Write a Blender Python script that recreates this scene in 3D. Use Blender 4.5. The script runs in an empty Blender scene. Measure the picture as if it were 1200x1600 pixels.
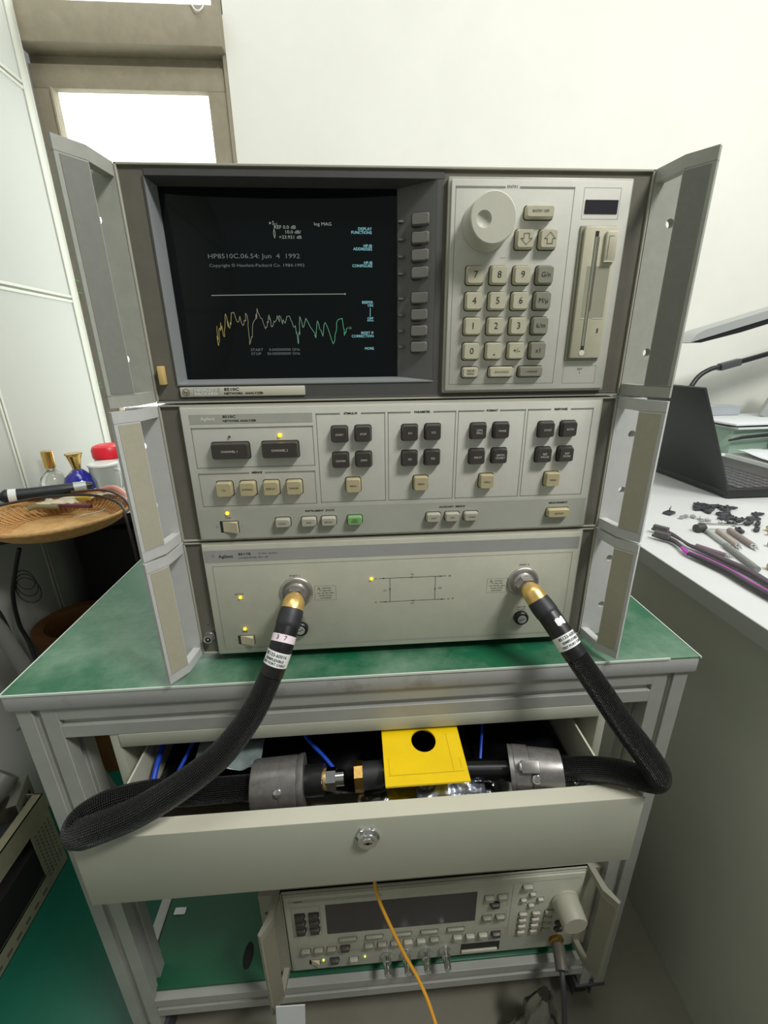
import bpy, bmesh, math, random
from mathutils import Vector, Matrix
random.seed(7)
C = bpy.context.scene.collection
S = bpy.context.scene

# ---------------------------------------------------------------- camera, light, exposure
FPX = 679.28
cd = bpy.data.cameras.new('camera'); cam = bpy.data.objects.new('camera', cd); C.objects.link(cam)
cd.sensor_fit = 'VERTICAL'; cd.sensor_height = 36.0; cd.lens = FPX * 36.0 / 1600.0
cd.clip_start = 0.01; cd.clip_end = 50
RX = Vector((0.99757672, -0.06858593, -0.01169004)); RY = Vector((0.03414239, 0.33618024, 0.94117859)); RZ = -Vector((0.06062165, 0.93929698, -0.33770727))
cam.matrix_world = Matrix(((RX.x, RY.x, RZ.x, 0.17456), (RX.y, RY.y, RZ.y, -0.40986), (RX.z, RY.z, RZ.z, 0.30561), (0, 0, 0, 1)))
S.camera = cam

w = bpy.data.worlds.new('world'); S.world = w; w.use_nodes = True
bg = w.node_tree.nodes['Background']; bg.inputs[0].default_value = (0.93, 0.95, 0.92, 1); bg.inputs[1].default_value = 0.22

def area(name, loc, target, sx, sy, power, col=(1, 0.99, 0.955)):
    l = bpy.data.lights.new(name, 'AREA'); l.shape = 'RECTANGLE'; l.size = sx; l.size_y = sy; l.energy = power; l.color = col
    o = bpy.data.objects.new(name, l); C.objects.link(o); o.location = loc
    o.rotation_euler = (Vector(target) - Vector(loc)).to_track_quat('-Z', 'Y').to_euler()
    return o
area('ceiling_lamp_right', (1.05, -0.80, 1.60), (0.35, 0.1, 0.2), 0.45, 0.20, 27)
area('ceiling_lamp_top', (0.15, -0.15, 2.2), (0.2, 0.1, 0), 1.2, 0.5, 11)
area('wall_fill_light', (1.7, -0.1, 1.35), (1.1, 1.05, 0.55), 0.8, 0.3, 9)  # unseen fill light, added to brighten the back wall
area('window_light', (-0.35, 1.045, 1.35), (0.1, 0.0, 0.4), 0.4, 0.6, 3, (0.95, 1, 0.98))
S.view_settings.view_transform = 'Standard'; S.view_settings.look = 'None'; S.view_settings.gamma = 1.0
S.view_settings.use_curve_mapping = False; S.view_settings.exposure = 0.0

# ---------------------------------------------------------------- materials
def lin(c):
    r = []
    for v in c:
        v = v / 255.0
        r.append(v / 12.92 if v <= 0.04045 else ((v + 0.055) / 1.055) ** 2.4)
    return (r[0], r[1], r[2], 1)
MATS = {}
def mat(name, col, rough=0.5, metal=0.0, var=0.0, scale=30, bump=0.0, bscale=300, col2=None, lo=0.4, hi=0.65, emit=None, es=0, trans=0, alpha=1, spec=None, coat=0, ior=None, stretch=None):
    m = bpy.data.materials.new(name); m.use_nodes = True
    nt = m.node_tree; b = nt.nodes['Principled BSDF']
    b.inputs['Base Color'].default_value = lin(col); b.inputs['Roughness'].default_value = rough; b.inputs['Metallic'].default_value = metal
    if spec is not None: b.inputs['Specular IOR Level'].default_value = spec
    if coat: b.inputs['Coat Weight'].default_value = coat
    if trans: b.inputs['Transmission Weight'].default_value = trans
    if ior: b.inputs['IOR'].default_value = ior
    if alpha < 1: b.inputs['Alpha'].default_value = alpha
    if emit: b.inputs['Emission Color'].default_value = lin(emit); b.inputs['Emission Strength'].default_value = es
    tc = nt.nodes.new('ShaderNodeTexCoord')
    src = tc.outputs['Object']
    if stretch:
        mp = nt.nodes.new('ShaderNodeMapping'); mp.inputs['Scale'].default_value = stretch
        nt.links.new(src, mp.inputs['Vector']); src = mp.outputs['Vector']
    if var or col2:
        n = nt.nodes.new('ShaderNodeTexNoise'); n.inputs['Scale'].default_value = scale; n.inputs['Detail'].default_value = 6; n.inputs['Roughness'].default_value = 0.65
        nt.links.new(src, n.inputs['Vector'])
        r = nt.nodes.new('ShaderNodeValToRGB'); r.color_ramp.elements[0].position = lo; r.color_ramp.elements[1].position = hi
        a = lin(col)
        if col2: r.color_ramp.elements[0].color = a; r.color_ramp.elements[1].color = lin(col2)
        else:
            r.color_ramp.elements[0].color = tuple(x * (1 - var) for x in a[:3]) + (1,); r.color_ramp.elements[1].color = tuple(min(1, x * (1 + var)) for x in a[:3]) + (1,)
        nt.links.new(n.outputs['Fac'], r.inputs['Fac']); nt.links.new(r.outputs['Color'], b.inputs['Base Color'])
    if bump:
        n2 = nt.nodes.new('ShaderNodeTexNoise'); n2.inputs['Scale'].default_value = bscale; n2.inputs['Detail'].default_value = 4
        bp = nt.nodes.new('ShaderNodeBump'); bp.inputs['Strength'].default_value = bump; bp.inputs['Distance'].default_value = 0.001
        nt.links.new(src, n2.inputs['Vector']); nt.links.new(n2.outputs['Fac'], bp.inputs['Height']); nt.links.new(bp.outputs['Normal'], b.inputs['Normal'])
    MATS[name] = m
    return m

wallm = mat('wall_paint', (228, 229, 220), 0.85, var=0.02, scale=4)
panelm = mat('partition_panel', (188, 191, 184), 0.6, var=0.015, scale=3)
panel_trim = mat('partition_trim', (206, 208, 196), 0.45)
winframe = mat('window_frame_metal', (150, 142, 122), 0.7, var=0.08, scale=25)
floorm = mat('floor_vinyl', (128, 125, 110), 0.5, var=0.05, scale=8)
glassm = mat('frosted_window_glass', (245, 250, 245), 0.6, emit=(245, 252, 248), es=2.2)
face = mat('panel_paint', (194, 195, 184), 0.55, var=0.025, scale=60, bump=0.06, bscale=900)
face2 = mat('panel_paint_lower', (186, 187, 170), 0.55, var=0.03, scale=50, bump=0.06, bscale=900)
printline = mat('printed_line', (128, 130, 118), 0.6)
printblack = mat('printed_black', (40, 39, 36), 0.6)
printlight = mat('printed_light', (214, 214, 204), 0.6)
band = mat('grey_band', (166, 168, 156), 0.55, var=0.02, scale=60)
band2 = mat('grey_band_cool', (158, 158, 156), 0.5, var=0.02, scale=60)
frame_dk = mat('frame_dark_grey', (104, 101, 90), 0.5, var=0.05, scale=60, bump=0.08, bscale=700)
frame_md = mat('frame_mid_grey', (128, 127, 114), 0.5, var=0.05, scale=60, bump=0.08, bscale=700)
rim = mat('frame_rim', (168, 167, 152), 0.4)
bezelm = mat('bezel_dark', (78, 78, 76), 0.5, var=0.04, scale=60)
bezel_lt = mat('bezel_light', (136, 140, 140), 0.4)
crtm = mat('crt_glass', (4, 12, 12), 0.05, spec=0.35)
crt_txt = mat('crt_text', (20, 26, 24), 0.5, emit=(176, 190, 176), es=0.55)
crt_txt2 = mat('crt_text_cyan', (20, 26, 26), 0.5, emit=(150, 220, 228), es=0.8)
crt_dim = mat('crt_text_dim', (20, 26, 26), 0.5, emit=(150, 160, 158), es=0.35)
def trace_mat():
    m = mat('crt_trace', (10, 12, 10), 0.5, emit=(180, 170, 120), es=0.6); nt = m.node_tree; b = nt.nodes['Principled BSDF']
    tc = nt.nodes.new('ShaderNodeTexCoord'); sp = nt.nodes.new('ShaderNodeSeparateXYZ'); mr = nt.nodes.new('ShaderNodeMapRange')
    mr.inputs['From Min'].default_value = 0.055; mr.inputs['From Max'].default_value = 0.17
    r = nt.nodes.new('ShaderNodeValToRGB'); r.color_ramp.elements[0].color = lin((176, 158, 80)); r.color_ramp.elements[1].color = lin((90, 200, 150))
    e = r.color_ramp.elements.new(0.35); e.color = lin((150, 150, 138))
    nt.links.new(tc.outputs['Object'], sp.inputs[0]); nt.links.new(sp.outputs['X'], mr.inputs['Value']); nt.links.new(mr.outputs[0], r.inputs['Fac']); nt.links.new(r.outputs['Color'], b.inputs['Emission Color'])
    b.inputs['Emission Strength'].default_value = 0.7
    return m
tracem = trace_mat()
key_beige = mat('key_beige', (186, 182, 158), 0.45, var=0.03, scale=120)
key_cream = mat('key_cream', (196, 188, 158), 0.45, var=0.03, scale=120)
key_tan = mat('key_tan', (176, 166, 130), 0.45, var=0.03, scale=120)
key_grey = mat('key_grey', (134, 135, 118), 0.45, var=0.03, scale=120)
key_dark = mat('key_dark', (62, 58, 54), 0.42, var=0.05, scale=120)
key_soft = mat('key_soft', (112, 112, 106), 0.45)
key_lgrey = mat('key_light_grey', (168, 166, 150), 0.45)
key_green = mat('key_green', (122, 166, 106), 0.45)
keyhole = mat('key_well', (40, 39, 34), 0.8)
handle_m = mat('handle_casting', (188, 189, 186), 0.45, var=0.03, scale=90)
handle_m2 = mat('handle_casting_top', (158, 160, 150), 0.45, var=0.04, scale=90)
grip_m = mat('grip_inset', (168, 164, 144), 0.55, var=0.03, scale=200, bump=0.1, bscale=1500)
grip_m2 = mat('grip_inset_grey', (120, 122, 114), 0.55, var=0.03, scale=200, bump=0.1, bscale=1500)
cabm = mat('cabinet_cover', (190, 190, 176), 0.55, var=0.02)
ledy = mat('led_amber', (255, 200, 20), 0.4, emit=(255, 205, 30), es=3.0)
ledg = mat('led_green', (210, 255, 60), 0.4, emit=(200, 255, 60), es=3.0)
ledoff = mat('led_off', (70, 62, 46), 0.4)
steel = mat('brushed_steel', (188, 185, 182), 0.32, 0.9, var=0.1, scale=150)
chrome = mat('chrome', (225, 225, 225), 0.12, 1.0)
gold = mat('gold_plate', (238, 200, 124), 0.32, 0.75, var=0.06, scale=200)
brass = mat('brass', (170, 138, 78), 0.35, 1.0, var=0.15, scale=300)
blackrub = mat('black_heatshrink', (22, 22, 24), 0.38, bump=0.1, bscale=200)
blackpl = mat('black_plastic', (26, 26, 27), 0.4)
whitelab = mat('white_label', (228, 230, 226), 0.5)
pinklab = mat('pink_label', (232, 216, 222), 0.5)
ink = mat('ink', (54, 60, 62), 0.6)
inkp = mat('ink_purple', (40, 20, 40), 0.6)
castgrey = mat('cast_grey_metal', (130, 128, 125), 0.36, 0.6, var=0.12, scale=120)
alum = mat('aluminium_profile', (166, 168, 162), 0.5, 0.12, var=0.05, scale=20, bump=0.04)
alum_slot = mat('profile_slot', (92, 90, 86), 0.7)
edgem = mat('table_edge_laminate', (160, 161, 158), 0.5, col2=(126, 120, 116), scale=28, lo=0.56, hi=0.78)
edgewhite = mat('mat_edge_line', (206, 216, 206), 0.5)
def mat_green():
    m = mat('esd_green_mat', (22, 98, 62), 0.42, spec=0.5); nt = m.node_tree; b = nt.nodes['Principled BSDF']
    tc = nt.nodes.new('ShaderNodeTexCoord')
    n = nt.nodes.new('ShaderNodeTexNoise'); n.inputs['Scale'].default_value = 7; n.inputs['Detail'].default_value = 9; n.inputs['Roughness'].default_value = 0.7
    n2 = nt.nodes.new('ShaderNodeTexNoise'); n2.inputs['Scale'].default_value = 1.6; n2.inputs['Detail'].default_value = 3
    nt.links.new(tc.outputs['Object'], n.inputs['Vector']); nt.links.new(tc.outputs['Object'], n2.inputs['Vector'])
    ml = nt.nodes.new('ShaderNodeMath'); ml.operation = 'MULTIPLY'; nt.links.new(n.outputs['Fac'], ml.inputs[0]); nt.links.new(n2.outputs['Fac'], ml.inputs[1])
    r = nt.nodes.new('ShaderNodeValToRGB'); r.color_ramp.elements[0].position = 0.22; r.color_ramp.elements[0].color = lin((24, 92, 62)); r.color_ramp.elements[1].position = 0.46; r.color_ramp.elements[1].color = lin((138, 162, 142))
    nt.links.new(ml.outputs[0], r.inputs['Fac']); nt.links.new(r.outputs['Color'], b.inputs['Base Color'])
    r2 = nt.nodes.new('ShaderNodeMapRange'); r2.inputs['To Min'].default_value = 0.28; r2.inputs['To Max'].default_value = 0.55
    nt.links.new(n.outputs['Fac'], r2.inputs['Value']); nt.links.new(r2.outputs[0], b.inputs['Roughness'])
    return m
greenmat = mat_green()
greenmat2 = mat('green_mat_clean', (26, 90, 62), 0.4, var=0.1, scale=5)
drawerm = mat('drawer_cream_paint', (172, 174, 158), 0.45, var=0.015, scale=12)
drawerin = mat('drawer_inside_paint', (196, 194, 176), 0.45, var=0.02, scale=12)
blackbag = mat('black_bag', (10, 10, 12), 0.35, bump=0.5, bscale=60)
yellowm = mat('yellow_plastic', (232, 196, 8), 0.35, var=0.04, scale=30)
bluew = mat('blue_cable_jacket', (22, 70, 190), 0.4)
orangew = mat('orange_fibre_jacket', (222, 160, 52), 0.4)
deskm = mat('desk_white_laminate', (208, 211, 210), 0.4, var=0.01)
deskedge = mat('desk_edge_grey', (150, 152, 146), 0.5)
deskside = mat('desk_side_panel', (188, 191, 178), 0.7, var=0.05, scale=3)
laptopm = mat('laptop_black', (34, 36, 36), 0.45, var=0.05, scale=200)
laptopdk = mat('laptop_deck', (58, 58, 56), 0.4)
keyw = mat('laptop_key', (38, 38, 40), 0.4)
redm = mat('red_plastic', (222, 30, 50), 0.35)
bluem = mat('cobalt_glass', (30, 36, 150), 0.1, coat=0.5, bump=0.9, bscale=90)
goldcap = mat('gold_cap', (232, 196, 120), 0.2, 1.0)
clearm = mat('clear_plastic', (240, 244, 242), 0.08, trans=0.92, ior=1.3)
def film_mat():
    m = bpy.data.materials.new('clear_film'); m.use_nodes = True; nt = m.node_tree; nt.nodes.clear()
    o = nt.nodes.new('ShaderNodeOutputMaterial'); mx = nt.nodes.new('ShaderNodeMixShader'); t = nt.nodes.new('ShaderNodeBsdfTransparent'); g = nt.nodes.new('ShaderNodeBsdfGlossy')
    g.inputs['Roughness'].default_value = 0.15; g.inputs['Color'].default_value = (0.9, 0.92, 0.95, 1); t.inputs['Color'].default_value = (0.92, 0.93, 0.95, 1); mx.inputs[0].default_value = 0.22
    nt.links.new(t.outputs[0], mx.inputs[1]); nt.links.new(g.outputs[0], mx.inputs[2]); nt.links.new(mx.outputs[0], o.inputs['Surface']); return m
film = film_mat()
wicker = mat('wicker', (204, 160, 100), 0.6, var=0.15, scale=120)
wicker2 = mat('wicker_centre', (196, 152, 92), 0.6, col2=(214, 178, 122), scale=40)
purplem = mat('purple_plastic', (176, 62, 170), 0.35)
greyrub = mat('grey_rubber', (112, 110, 108), 0.45)
greyblk = mat('dark_grey_plastic', (60, 62, 66), 0.45)
taupe = mat('taupe_plastic', (168, 158, 148), 0.5)
browntub = mat('brown_tub', (112, 72, 34), 0.6, var=0.1, scale=30)
chassism = mat('chassis_olive_steel', (150, 148, 122), 0.5, var=0.06, scale=30)
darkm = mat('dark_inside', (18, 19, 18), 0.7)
paperm = mat('paper_white', (226, 230, 232), 0.7)
silverm = mat('silver_plastic', (176, 180, 178), 0.35, 0.3)
def braid_mat():
    m = mat('braided_sleeve', (22, 22, 24), 0.42); nt = m.node_tree; b = nt.nodes['Principled BSDF']
    uv = nt.nodes.new('ShaderNodeUVMap'); sp = nt.nodes.new('ShaderNodeSeparateXYZ'); nt.links.new(uv.outputs['UV'], sp.inputs[0])
    def sinw(a, bq):
        m1 = nt.nodes.new('ShaderNodeMath'); m1.operation = 'MULTIPLY'; m1.inputs[1].default_value = a; nt.links.new(sp.outputs['X'], m1.inputs[0])
        m2 = nt.nodes.new('ShaderNodeMath'); m2.operation = 'MULTIPLY_ADD'; m2.inputs[1].default_value = bq; nt.links.new(sp.outputs['Y'], m2.inputs[0]); nt.links.new(m1.outputs[0], m2.inputs[2])
        s = nt.nodes.new('ShaderNodeMath'); s.operation = 'SINE'; nt.links.new(m2.outputs[0], s.inputs[0]); return s
    k = 2 * math.pi * 20
    s1 = sinw(k, 1900.0); s2 = sinw(k, -1900.0)
    mu = nt.nodes.new('ShaderNodeMath'); mu.operation = 'MULTIPLY'; nt.links.new(s1.outputs[0], mu.inputs[0]); nt.links.new(s2.outputs[0], mu.inputs[1])
    bp = nt.nodes.new('ShaderNodeBump'); bp.inputs['Strength'].default_value = 1.0; bp.inputs['Distance'].default_value = 0.0016
    nt.links.new(mu.outputs[0], bp.inputs['Height']); nt.links.new(bp.outputs['Normal'], b.inputs['Normal'])
    cr = nt.nodes.new('ShaderNodeValToRGB'); cr.color_ramp.elements[0].position = 0.88; cr.color_ramp.elements[0].color = lin((9, 9, 10)); cr.color_ramp.elements[1].position = 0.99; cr.color_ramp.elements[1].color = lin((150, 150, 155))  # pale flecks in the base colour stand in for glints on the filaments
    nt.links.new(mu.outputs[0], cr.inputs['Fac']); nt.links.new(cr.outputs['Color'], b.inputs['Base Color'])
    b.inputs['Roughness'].default_value = 0.24; b.inputs['Specular IOR Level'].default_value = 0.45
    return m
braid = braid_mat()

# ---------------------------------------------------------------- mesh builder
TXT = {}
def text_mesh(s, size, align='CENTER', bold=0.0):
    k = (s, size, align, bold)
    if k in TXT: return TXT[k]
    c = bpy.data.curves.new('t', 'FONT'); c.body = s; c.size = size; c.align_x = align; c.align_y = 'CENTER'; c.resolution_u = 2; c.offset = bold
    o = bpy.data.objects.new('t', c); C.objects.link(o)
    dg = bpy.context.evaluated_depsgraph_get(); dg.update()
    me = bpy.data.meshes.new_from_object(o.evaluated_get(dg))
    vs = [tuple(v.co) for v in me.vertices]; fs = [tuple(p.vertices) for p in me.polygons]
    bpy.data.meshes.remove(me); bpy.data.objects.remove(o); bpy.data.curves.remove(c)
    TXT[k] = (vs, fs); return TXT[k]
class G:
    def __init__(s): s.v = []; s.f = []; s.m = []; s.uv = {}
    def add(s, vs, fs, m=0):
        o = len(s.v); s.v += [tuple(v) for v in vs]
        for f in fs: s.f.append(tuple(i + o for i in f)); s.m.append(m)
        return o
    def box(s, x0, x1, y0, y1, z0, z1, m=0, r=0, M=None, seg=2):
        if x0 > x1: x0, x1 = x1, x0
        if y0 > y1: y0, y1 = y1, y0
        if z0 > z1: z0, z1 = z1, z0
        bm = bmesh.new(); bmesh.ops.create_cube(bm, size=1)
        for v in bm.verts: v.co = Vector(((x0 + x1) / 2 + v.co.x * (x1 - x0), (y0 + y1) / 2 + v.co.y * (y1 - y0), (z0 + z1) / 2 + v.co.z * (z1 - z0)))
        if r: bmesh.ops.bevel(bm, geom=bm.edges[:], offset=min(r, abs(x1 - x0) * .49, abs(y1 - y0) * .49, abs(z1 - z0) * .49), segments=seg, affect='EDGES', profile=0.5)
        s.bm(bm, m, M)
    def bm(s, bm, m=0, M=None):
        bm.verts.index_update()
        s.add([(M @ v.co if M else v.co) for v in bm.verts], [[v.index for v in f.verts] for f in bm.faces], m); bm.free()
    def keycap(s, x, z, wx, wz, y0, h, m=0, rr=0.0022, taper=0.001, well=None):
        # rounded key standing out towards -Y, softly dished edges
        def ring(w2, h2, r, y, n=5):
            pts = []
            for (cx, cz, a0) in ((w2 - r, h2 - r, 0), (-w2 + r, h2 - r, 90), (-w2 + r, -h2 + r, 180), (w2 - r, -h2 + r, 270)):
                for i in range(n + 1):
                    a = math.radians(a0 + 90 * i / n); pts.append((x + cx + r * math.cos(a), y, z + cz + r * math.sin(a)))
            return pts
        R = [ring(wx / 2, wz / 2, rr, y0), ring(wx / 2, wz / 2, rr, y0 - h * .45), ring(wx / 2 - taper * .5, wz / 2 - taper * .5, rr, y0 - h * .8), ring(wx / 2 - taper, wz / 2 - taper, rr * .8, y0 - h), ring(wx / 2 - taper * 2, wz / 2 - taper * 2, rr * .5, y0 - h)]
        n = len(R[0]); vs = [p for q in R for p in q]; fs = []
        for k in range(len(R) - 1):
            for i in range(n):
                j = (i + 1) % n; fs.append((k * n + i, (k + 1) * n + i, (k + 1) * n + j, k * n + j))
        fs.append(tuple(reversed(range((len(R) - 1) * n, len(R) * n))))
        s.add(vs, fs, m)
        if well is not None:
            q = ring(wx / 2 + .0007, wz / 2 + .0007, rr + .0004, y0 - .0002); s.add(q, [tuple(reversed(range(n)))], well)
    def cyl(s, p0, p1, r0, r1=None, n=24, m=0, caps=True):
        if r1 is None: r1 = r0
        s.sweep([p0, p1], [r0, r1], n, m, caps, smooth=False)
    def lathe(s, prof, org, ax, n=32, m=0, caps=True, flat=None):
        # prof: list of (distance along axis, radius[, mat])
        ax = Vector(ax).normalized(); t = Vector((0, 0, 1)) if abs(ax.z) < .9 else Vector((1, 0, 0)); u = ax.cross(t).normalized(); v = ax.cross(u)
        base = len(s.v); vs = []
        for p in prof:
            for i in range(n):
                a = 2 * math.pi * i / n; vs.append(Vector(org) + ax * p[0] + (u * math.cos(a) + v * math.sin(a)) * p[1])
        s.add(vs, [])
        for k in range(len(prof) - 1):
            mm = prof[k + 1][2] if len(prof[k + 1]) > 2 else m
            for i in range(n):
                j = (i + 1) % n; s.f.append((base + k * n + i, base + (k + 1) * n + i, base + (k + 1) * n + j, base + k * n + j)); s.m.append(mm)
        if caps:
            s.f.append(tuple(base + i for i in range(n))); s.m.append(prof[0][2] if len(prof[0]) > 2 else m)
            s.f.append(tuple(base + (len(prof) - 1) * n + i for i in reversed(range(n)))); s.m.append(prof[-1][2] if len(prof[-1]) > 2 else m)
    def sweep(s, pts, rad, n=16, m=0, caps=True, smooth=True, rfun=None, uv=False, up=None, flat=1.0):
        pts = [Vector(p) for p in pts]
        if not isinstance(rad, (list, tuple)): rad = [rad] * len(pts)
        T = []
        for i in range(len(pts)):
            a = pts[max(i - 1, 0)]; b = pts[min(i + 1, len(pts) - 1)]; T.append((b - a).normalized())
        u = Vector(up) if up else (Vector((0, 0, 1)) if abs(T[0].z) < .9 else Vector((1, 0, 0)))
        u = (u - T[0] * u.dot(T[0])).normalized(); base = len(s.v); L = 0; vs = []
        for i, p in enumerate(pts):
            if i: L += (p - pts[i - 1]).length
            u = (u - T[i] * u.dot(T[i])).normalized(); v = T[i].cross(u)
            for k in range(n):
                a = 2 * math.pi * k / n; r = rad[i] * (rfun(i / (len(pts) - 1), a) if rfun else 1)
                vs.append(p + u * math.cos(a) * r * flat + v * math.sin(a) * r)
                if uv: s.uv[base + i * n + k] = (k / n, L)
        s.add(vs, [])
        for i in range(len(pts) - 1):
            for k in range(n):
                j = (k + 1) % n; s.f.append((base + i * n + k, base + i * n + j, base + (i + 1) * n + j, base + (i + 1) * n + k)); s.m.append(m)
        if caps:
            s.f.append(tuple(base + i for i in reversed(range(n)))); s.m.append(m)
            s.f.append(tuple(base + (len(pts) - 1) * n + i for i in range(n))); s.m.append(m)
    def text(s, t, x, z, y, size, m=0, align='CENTER', sx=1.0, bold=0.0, fn=None):
        vs, fs = text_mesh(t, size, align, bold)
        if fn: s.add([fn(x + v[0] * sx, z + v[1]) for v in vs], fs, m)
        else: s.add([(x + v[0] * sx, y, z + v[1]) for v in vs], fs, m)
    def textM(s, t, M, size, m=0, align='CENTER', bold=0.0):
        vs, fs = text_mesh(t, size, align, bold); s.add([M @ Vector(v) for v in vs], fs, m)
    def rect(s, x0, x1, z0, z1, y, m=0): s.add([(x0, y, z0), (x1, y, z0), (x1, y, z1), (x0, y, z1)], [(0, 1, 2, 3)], m)
    def outline(s, x0, x1, z0, z1, y, wd, m=0, top=None, gap=None):
        s.rect(x0, x0 + wd, z0, z1, y, m); s.rect(x1 - wd, x1, z0, z1, y, m); s.rect(x0, x1, z0, z0 + wd, y, m)
        tw = top or wd
        if gap: s.rect(x0, gap[0], z1 - tw, z1, y, m); s.rect(gap[1], x1, z1 - tw, z1, y, m)
        else: s.rect(x0, x1, z1 - tw, z1, y, m)
    def prism(s, poly, z0, z1, m=0, M=None):
        # poly in XY extruded in Z, counter-clockwise
        n = len(poly); vs = [Vector((p[0], p[1], z0)) for p in poly] + [Vector((p[0], p[1], z1)) for p in poly]
        fs = [tuple(reversed(range(n))), tuple(range(n, 2 * n))] + [(i, (i + 1) % n, n + (i + 1) % n, n + i) for i in range(n)]
        s.add([(M @ v if M else v) for v in vs], fs, m)
    def tri(s, p, m=0): s.add(p, [tuple(range(len(p)))], m)
    def build(s, name, mats, parent=None, smooth=35, bevel=0, loc=None):
        me = bpy.data.meshes.new(name); me.from_pydata(s.v, [], s.f); me.validate(clean_customdata=False)
        if not isinstance(mats, (list, tuple)): mats = [mats]
        for mm in mats: me.materials.append(mm)
        if len(me.polygons) == len(s.m): me.polygons.foreach_set('material_index', s.m)
        if s.uv:
            ul = me.uv_layers.new(name='UVMap'); n = None
            for p in me.polygons:
                us = [s.uv.get(v, (0, 0)) for v in p.vertices]; mx = max(u[0] for u in us); mn = min(u[0] for u in us)
                for li, u in zip(p.loop_indices, us):
                    ul.data[li].uv = ((u[0] + 1) if (mx - mn > .5 and u[0] < .5) else u[0], u[1])
        bm = bmesh.new(); bm.from_mesh(me)
        closed = [f for f in bm.faces if all(len(e.link_faces) == 2 for e in f.edges)]
        if closed: bmesh.ops.recalc_face_normals(bm, faces=closed)
        bm.to_mesh(me); bm.free()
        me.shade_smooth(); me.set_sharp_from_angle(angle=math.radians(smooth))
        o = bpy.data.objects.new(name, me); C.objects.link(o)
        if bevel:
            b = o.modifiers.new('bevel', 'BEVEL'); b.width = bevel; b.segments = 2; b.limit_method = 'ANGLE'; b.angle_limit = math.radians(50)
        if loc is not None: o.location = loc
        if parent: put(o, parent)
        return o
def put(o, parent):
    o.parent = parent
    if parent.type == 'EMPTY' or True:
        pm = Matrix.Translation(WL.get(parent.name, Vector((0, 0, 0))))
        o.matrix_parent_inverse = pm.inverted() if WL.get(parent.name) is not None else Matrix.Identity(4)
WL = {}
def thing(name, label, cat, loc=(0, 0, 0), group=None):
    o = bpy.data.objects.new(name, None); C.objects.link(o); o.location = loc; o.empty_display_size = 0.02; WL[o.name] = Vector(loc)
    o['label'] = label; o['category'] = cat
    if group: o['group'] = group
    return o
def tag(o, label, cat, group=None, kind=None):
    o['label'] = label; o['category'] = cat
    if group: o['group'] = group
    if kind: o['kind'] = kind
    return o
def struct(o): o['kind'] = 'structure'; return o
def spline(P, n=8, rad=None):
    P = [Vector(p) for p in P]; out = []; ro = []
    for i in range(len(P) - 1):
        a = P[max(i - 1, 0)]; b = P[i]; c = P[i + 1]; d = P[min(i + 2, len(P) - 1)]
        for k in range(n):
            t = k / n; out.append(0.5 * ((2 * b) + (c - a) * t + (2 * a - 5 * b + 4 * c - d) * t * t + (3 * b - a - 3 * c + d) * t ** 3))
            if rad: ro.append(rad[i] * (1 - t) + rad[i + 1] * t)
    out.append(P[-1])
    if rad: ro.append(rad[-1]); return out, ro
    return out

# ---------------------------------------------------------------- the setting
FZ = -0.72
g = G(); g.box(-2.5, 3.2, -2.6, 1.25, FZ - .05, FZ); struct(g.build('floor', floorm))
g = G(); g.box(-0.12, 3.2, 1.05, 1.25, FZ, 2.4); g.box(-0.75, -0.12, 1.06, 1.25, FZ, -0.05); g.box(-0.75, -0.12, 1.06, 1.25, 1.75, 2.4)
struct(g.build('wall_back', wallm))
g = G(); g.box(-0.75, -0.6, -2.2, 1.02, FZ, 2.3)
wl = struct(g.build('wall_left', panelm))
g = G()
for z in (0.467, 0.936, 1.65):
    g.box(-0.6, -0.5975, -2.2, .985, z, z + .007, 0, .0008); g.box(-0.6, -0.5975, -2.2, .985, z - .012, z - .005, 0, .0008); g.box(-.6, -.5993, -2.2, .985, z - .005, z, 1)
g.box(-0.6, -0.5965, .985, 1.012, FZ, 2.3, 0, .001); g.box(-.6, -.5972, 1.014, 1.02, FZ, 2.3, 0, .001)
for y in (.618, .1, -.5):
    g.box(-0.6, -0.598, y, y + .006, FZ, .46, 0, .0005); g.box(-0.6, -0.598, y + .010, y + .016, FZ, .46, 0, .0005); g.box(-.6, -.5993, y + .006, y + .01, FZ, .46, 1)
struct(g.build('trim_1', [panel_trim, printline]))
# window
g = G()
WX0, WX1 = -.617, -.13
g.box(WX0, WX1 + .01, 1.02, 1.14, 1.033, 1.112, 0, .004)                       # transom beam
g.box(WX0, WX1, 1.06, 1.10, .9617, 1.0105, 0, .002); g.box(WX0, WX1 + .01, 1.075, 1.12, 1.008, 1.035)
g.box(WX0, -.5667, 1.0605, 1.10, .0, .9617, 0); g.box(-.1787, WX1, 1.0605, 1.10, .0, .9617, 0); g.box(WX0, WX1, 1.0602, 1.10, -.05, .0, 0)
g.box(-.572, -.5667, 1.052, 1.06, 0, .962, 0, .001)
g.box(-.1441, -.118, 1.05, 1.14, 1.11, 1.8); g.box(WX0 - .05, -.612, 1.05, 1.14, 1.11, 1.8); g.box(-.13, -.121, 1.052, 1.14, -.05, 1.8)
wf = struct(g.build('window_1', winframe, bevel=0))
g = G(); g.box(-.5667, -.1787, 1.08, 1.086, 0, .962); g.box(-.612, -.1441, 1.10, 1.106, 1.11, 1.75)
p = g.build('window_glass', glassm, wf)
g = G(); g.sweep(spline([(-.143, 1.04, 1.16), (-.150, 1.035, 1.13), (-.160, 1.015, 1.10), (-.172, 1.012, 1.095), (-.183, 1.015, 1.108), (-.19, 1.017, 1.118)], 8), .0016, 8)
tag(g.build('cord', paperm), 'thin white cord hanging over the window transom at the top of the photo', 'cord')

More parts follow.
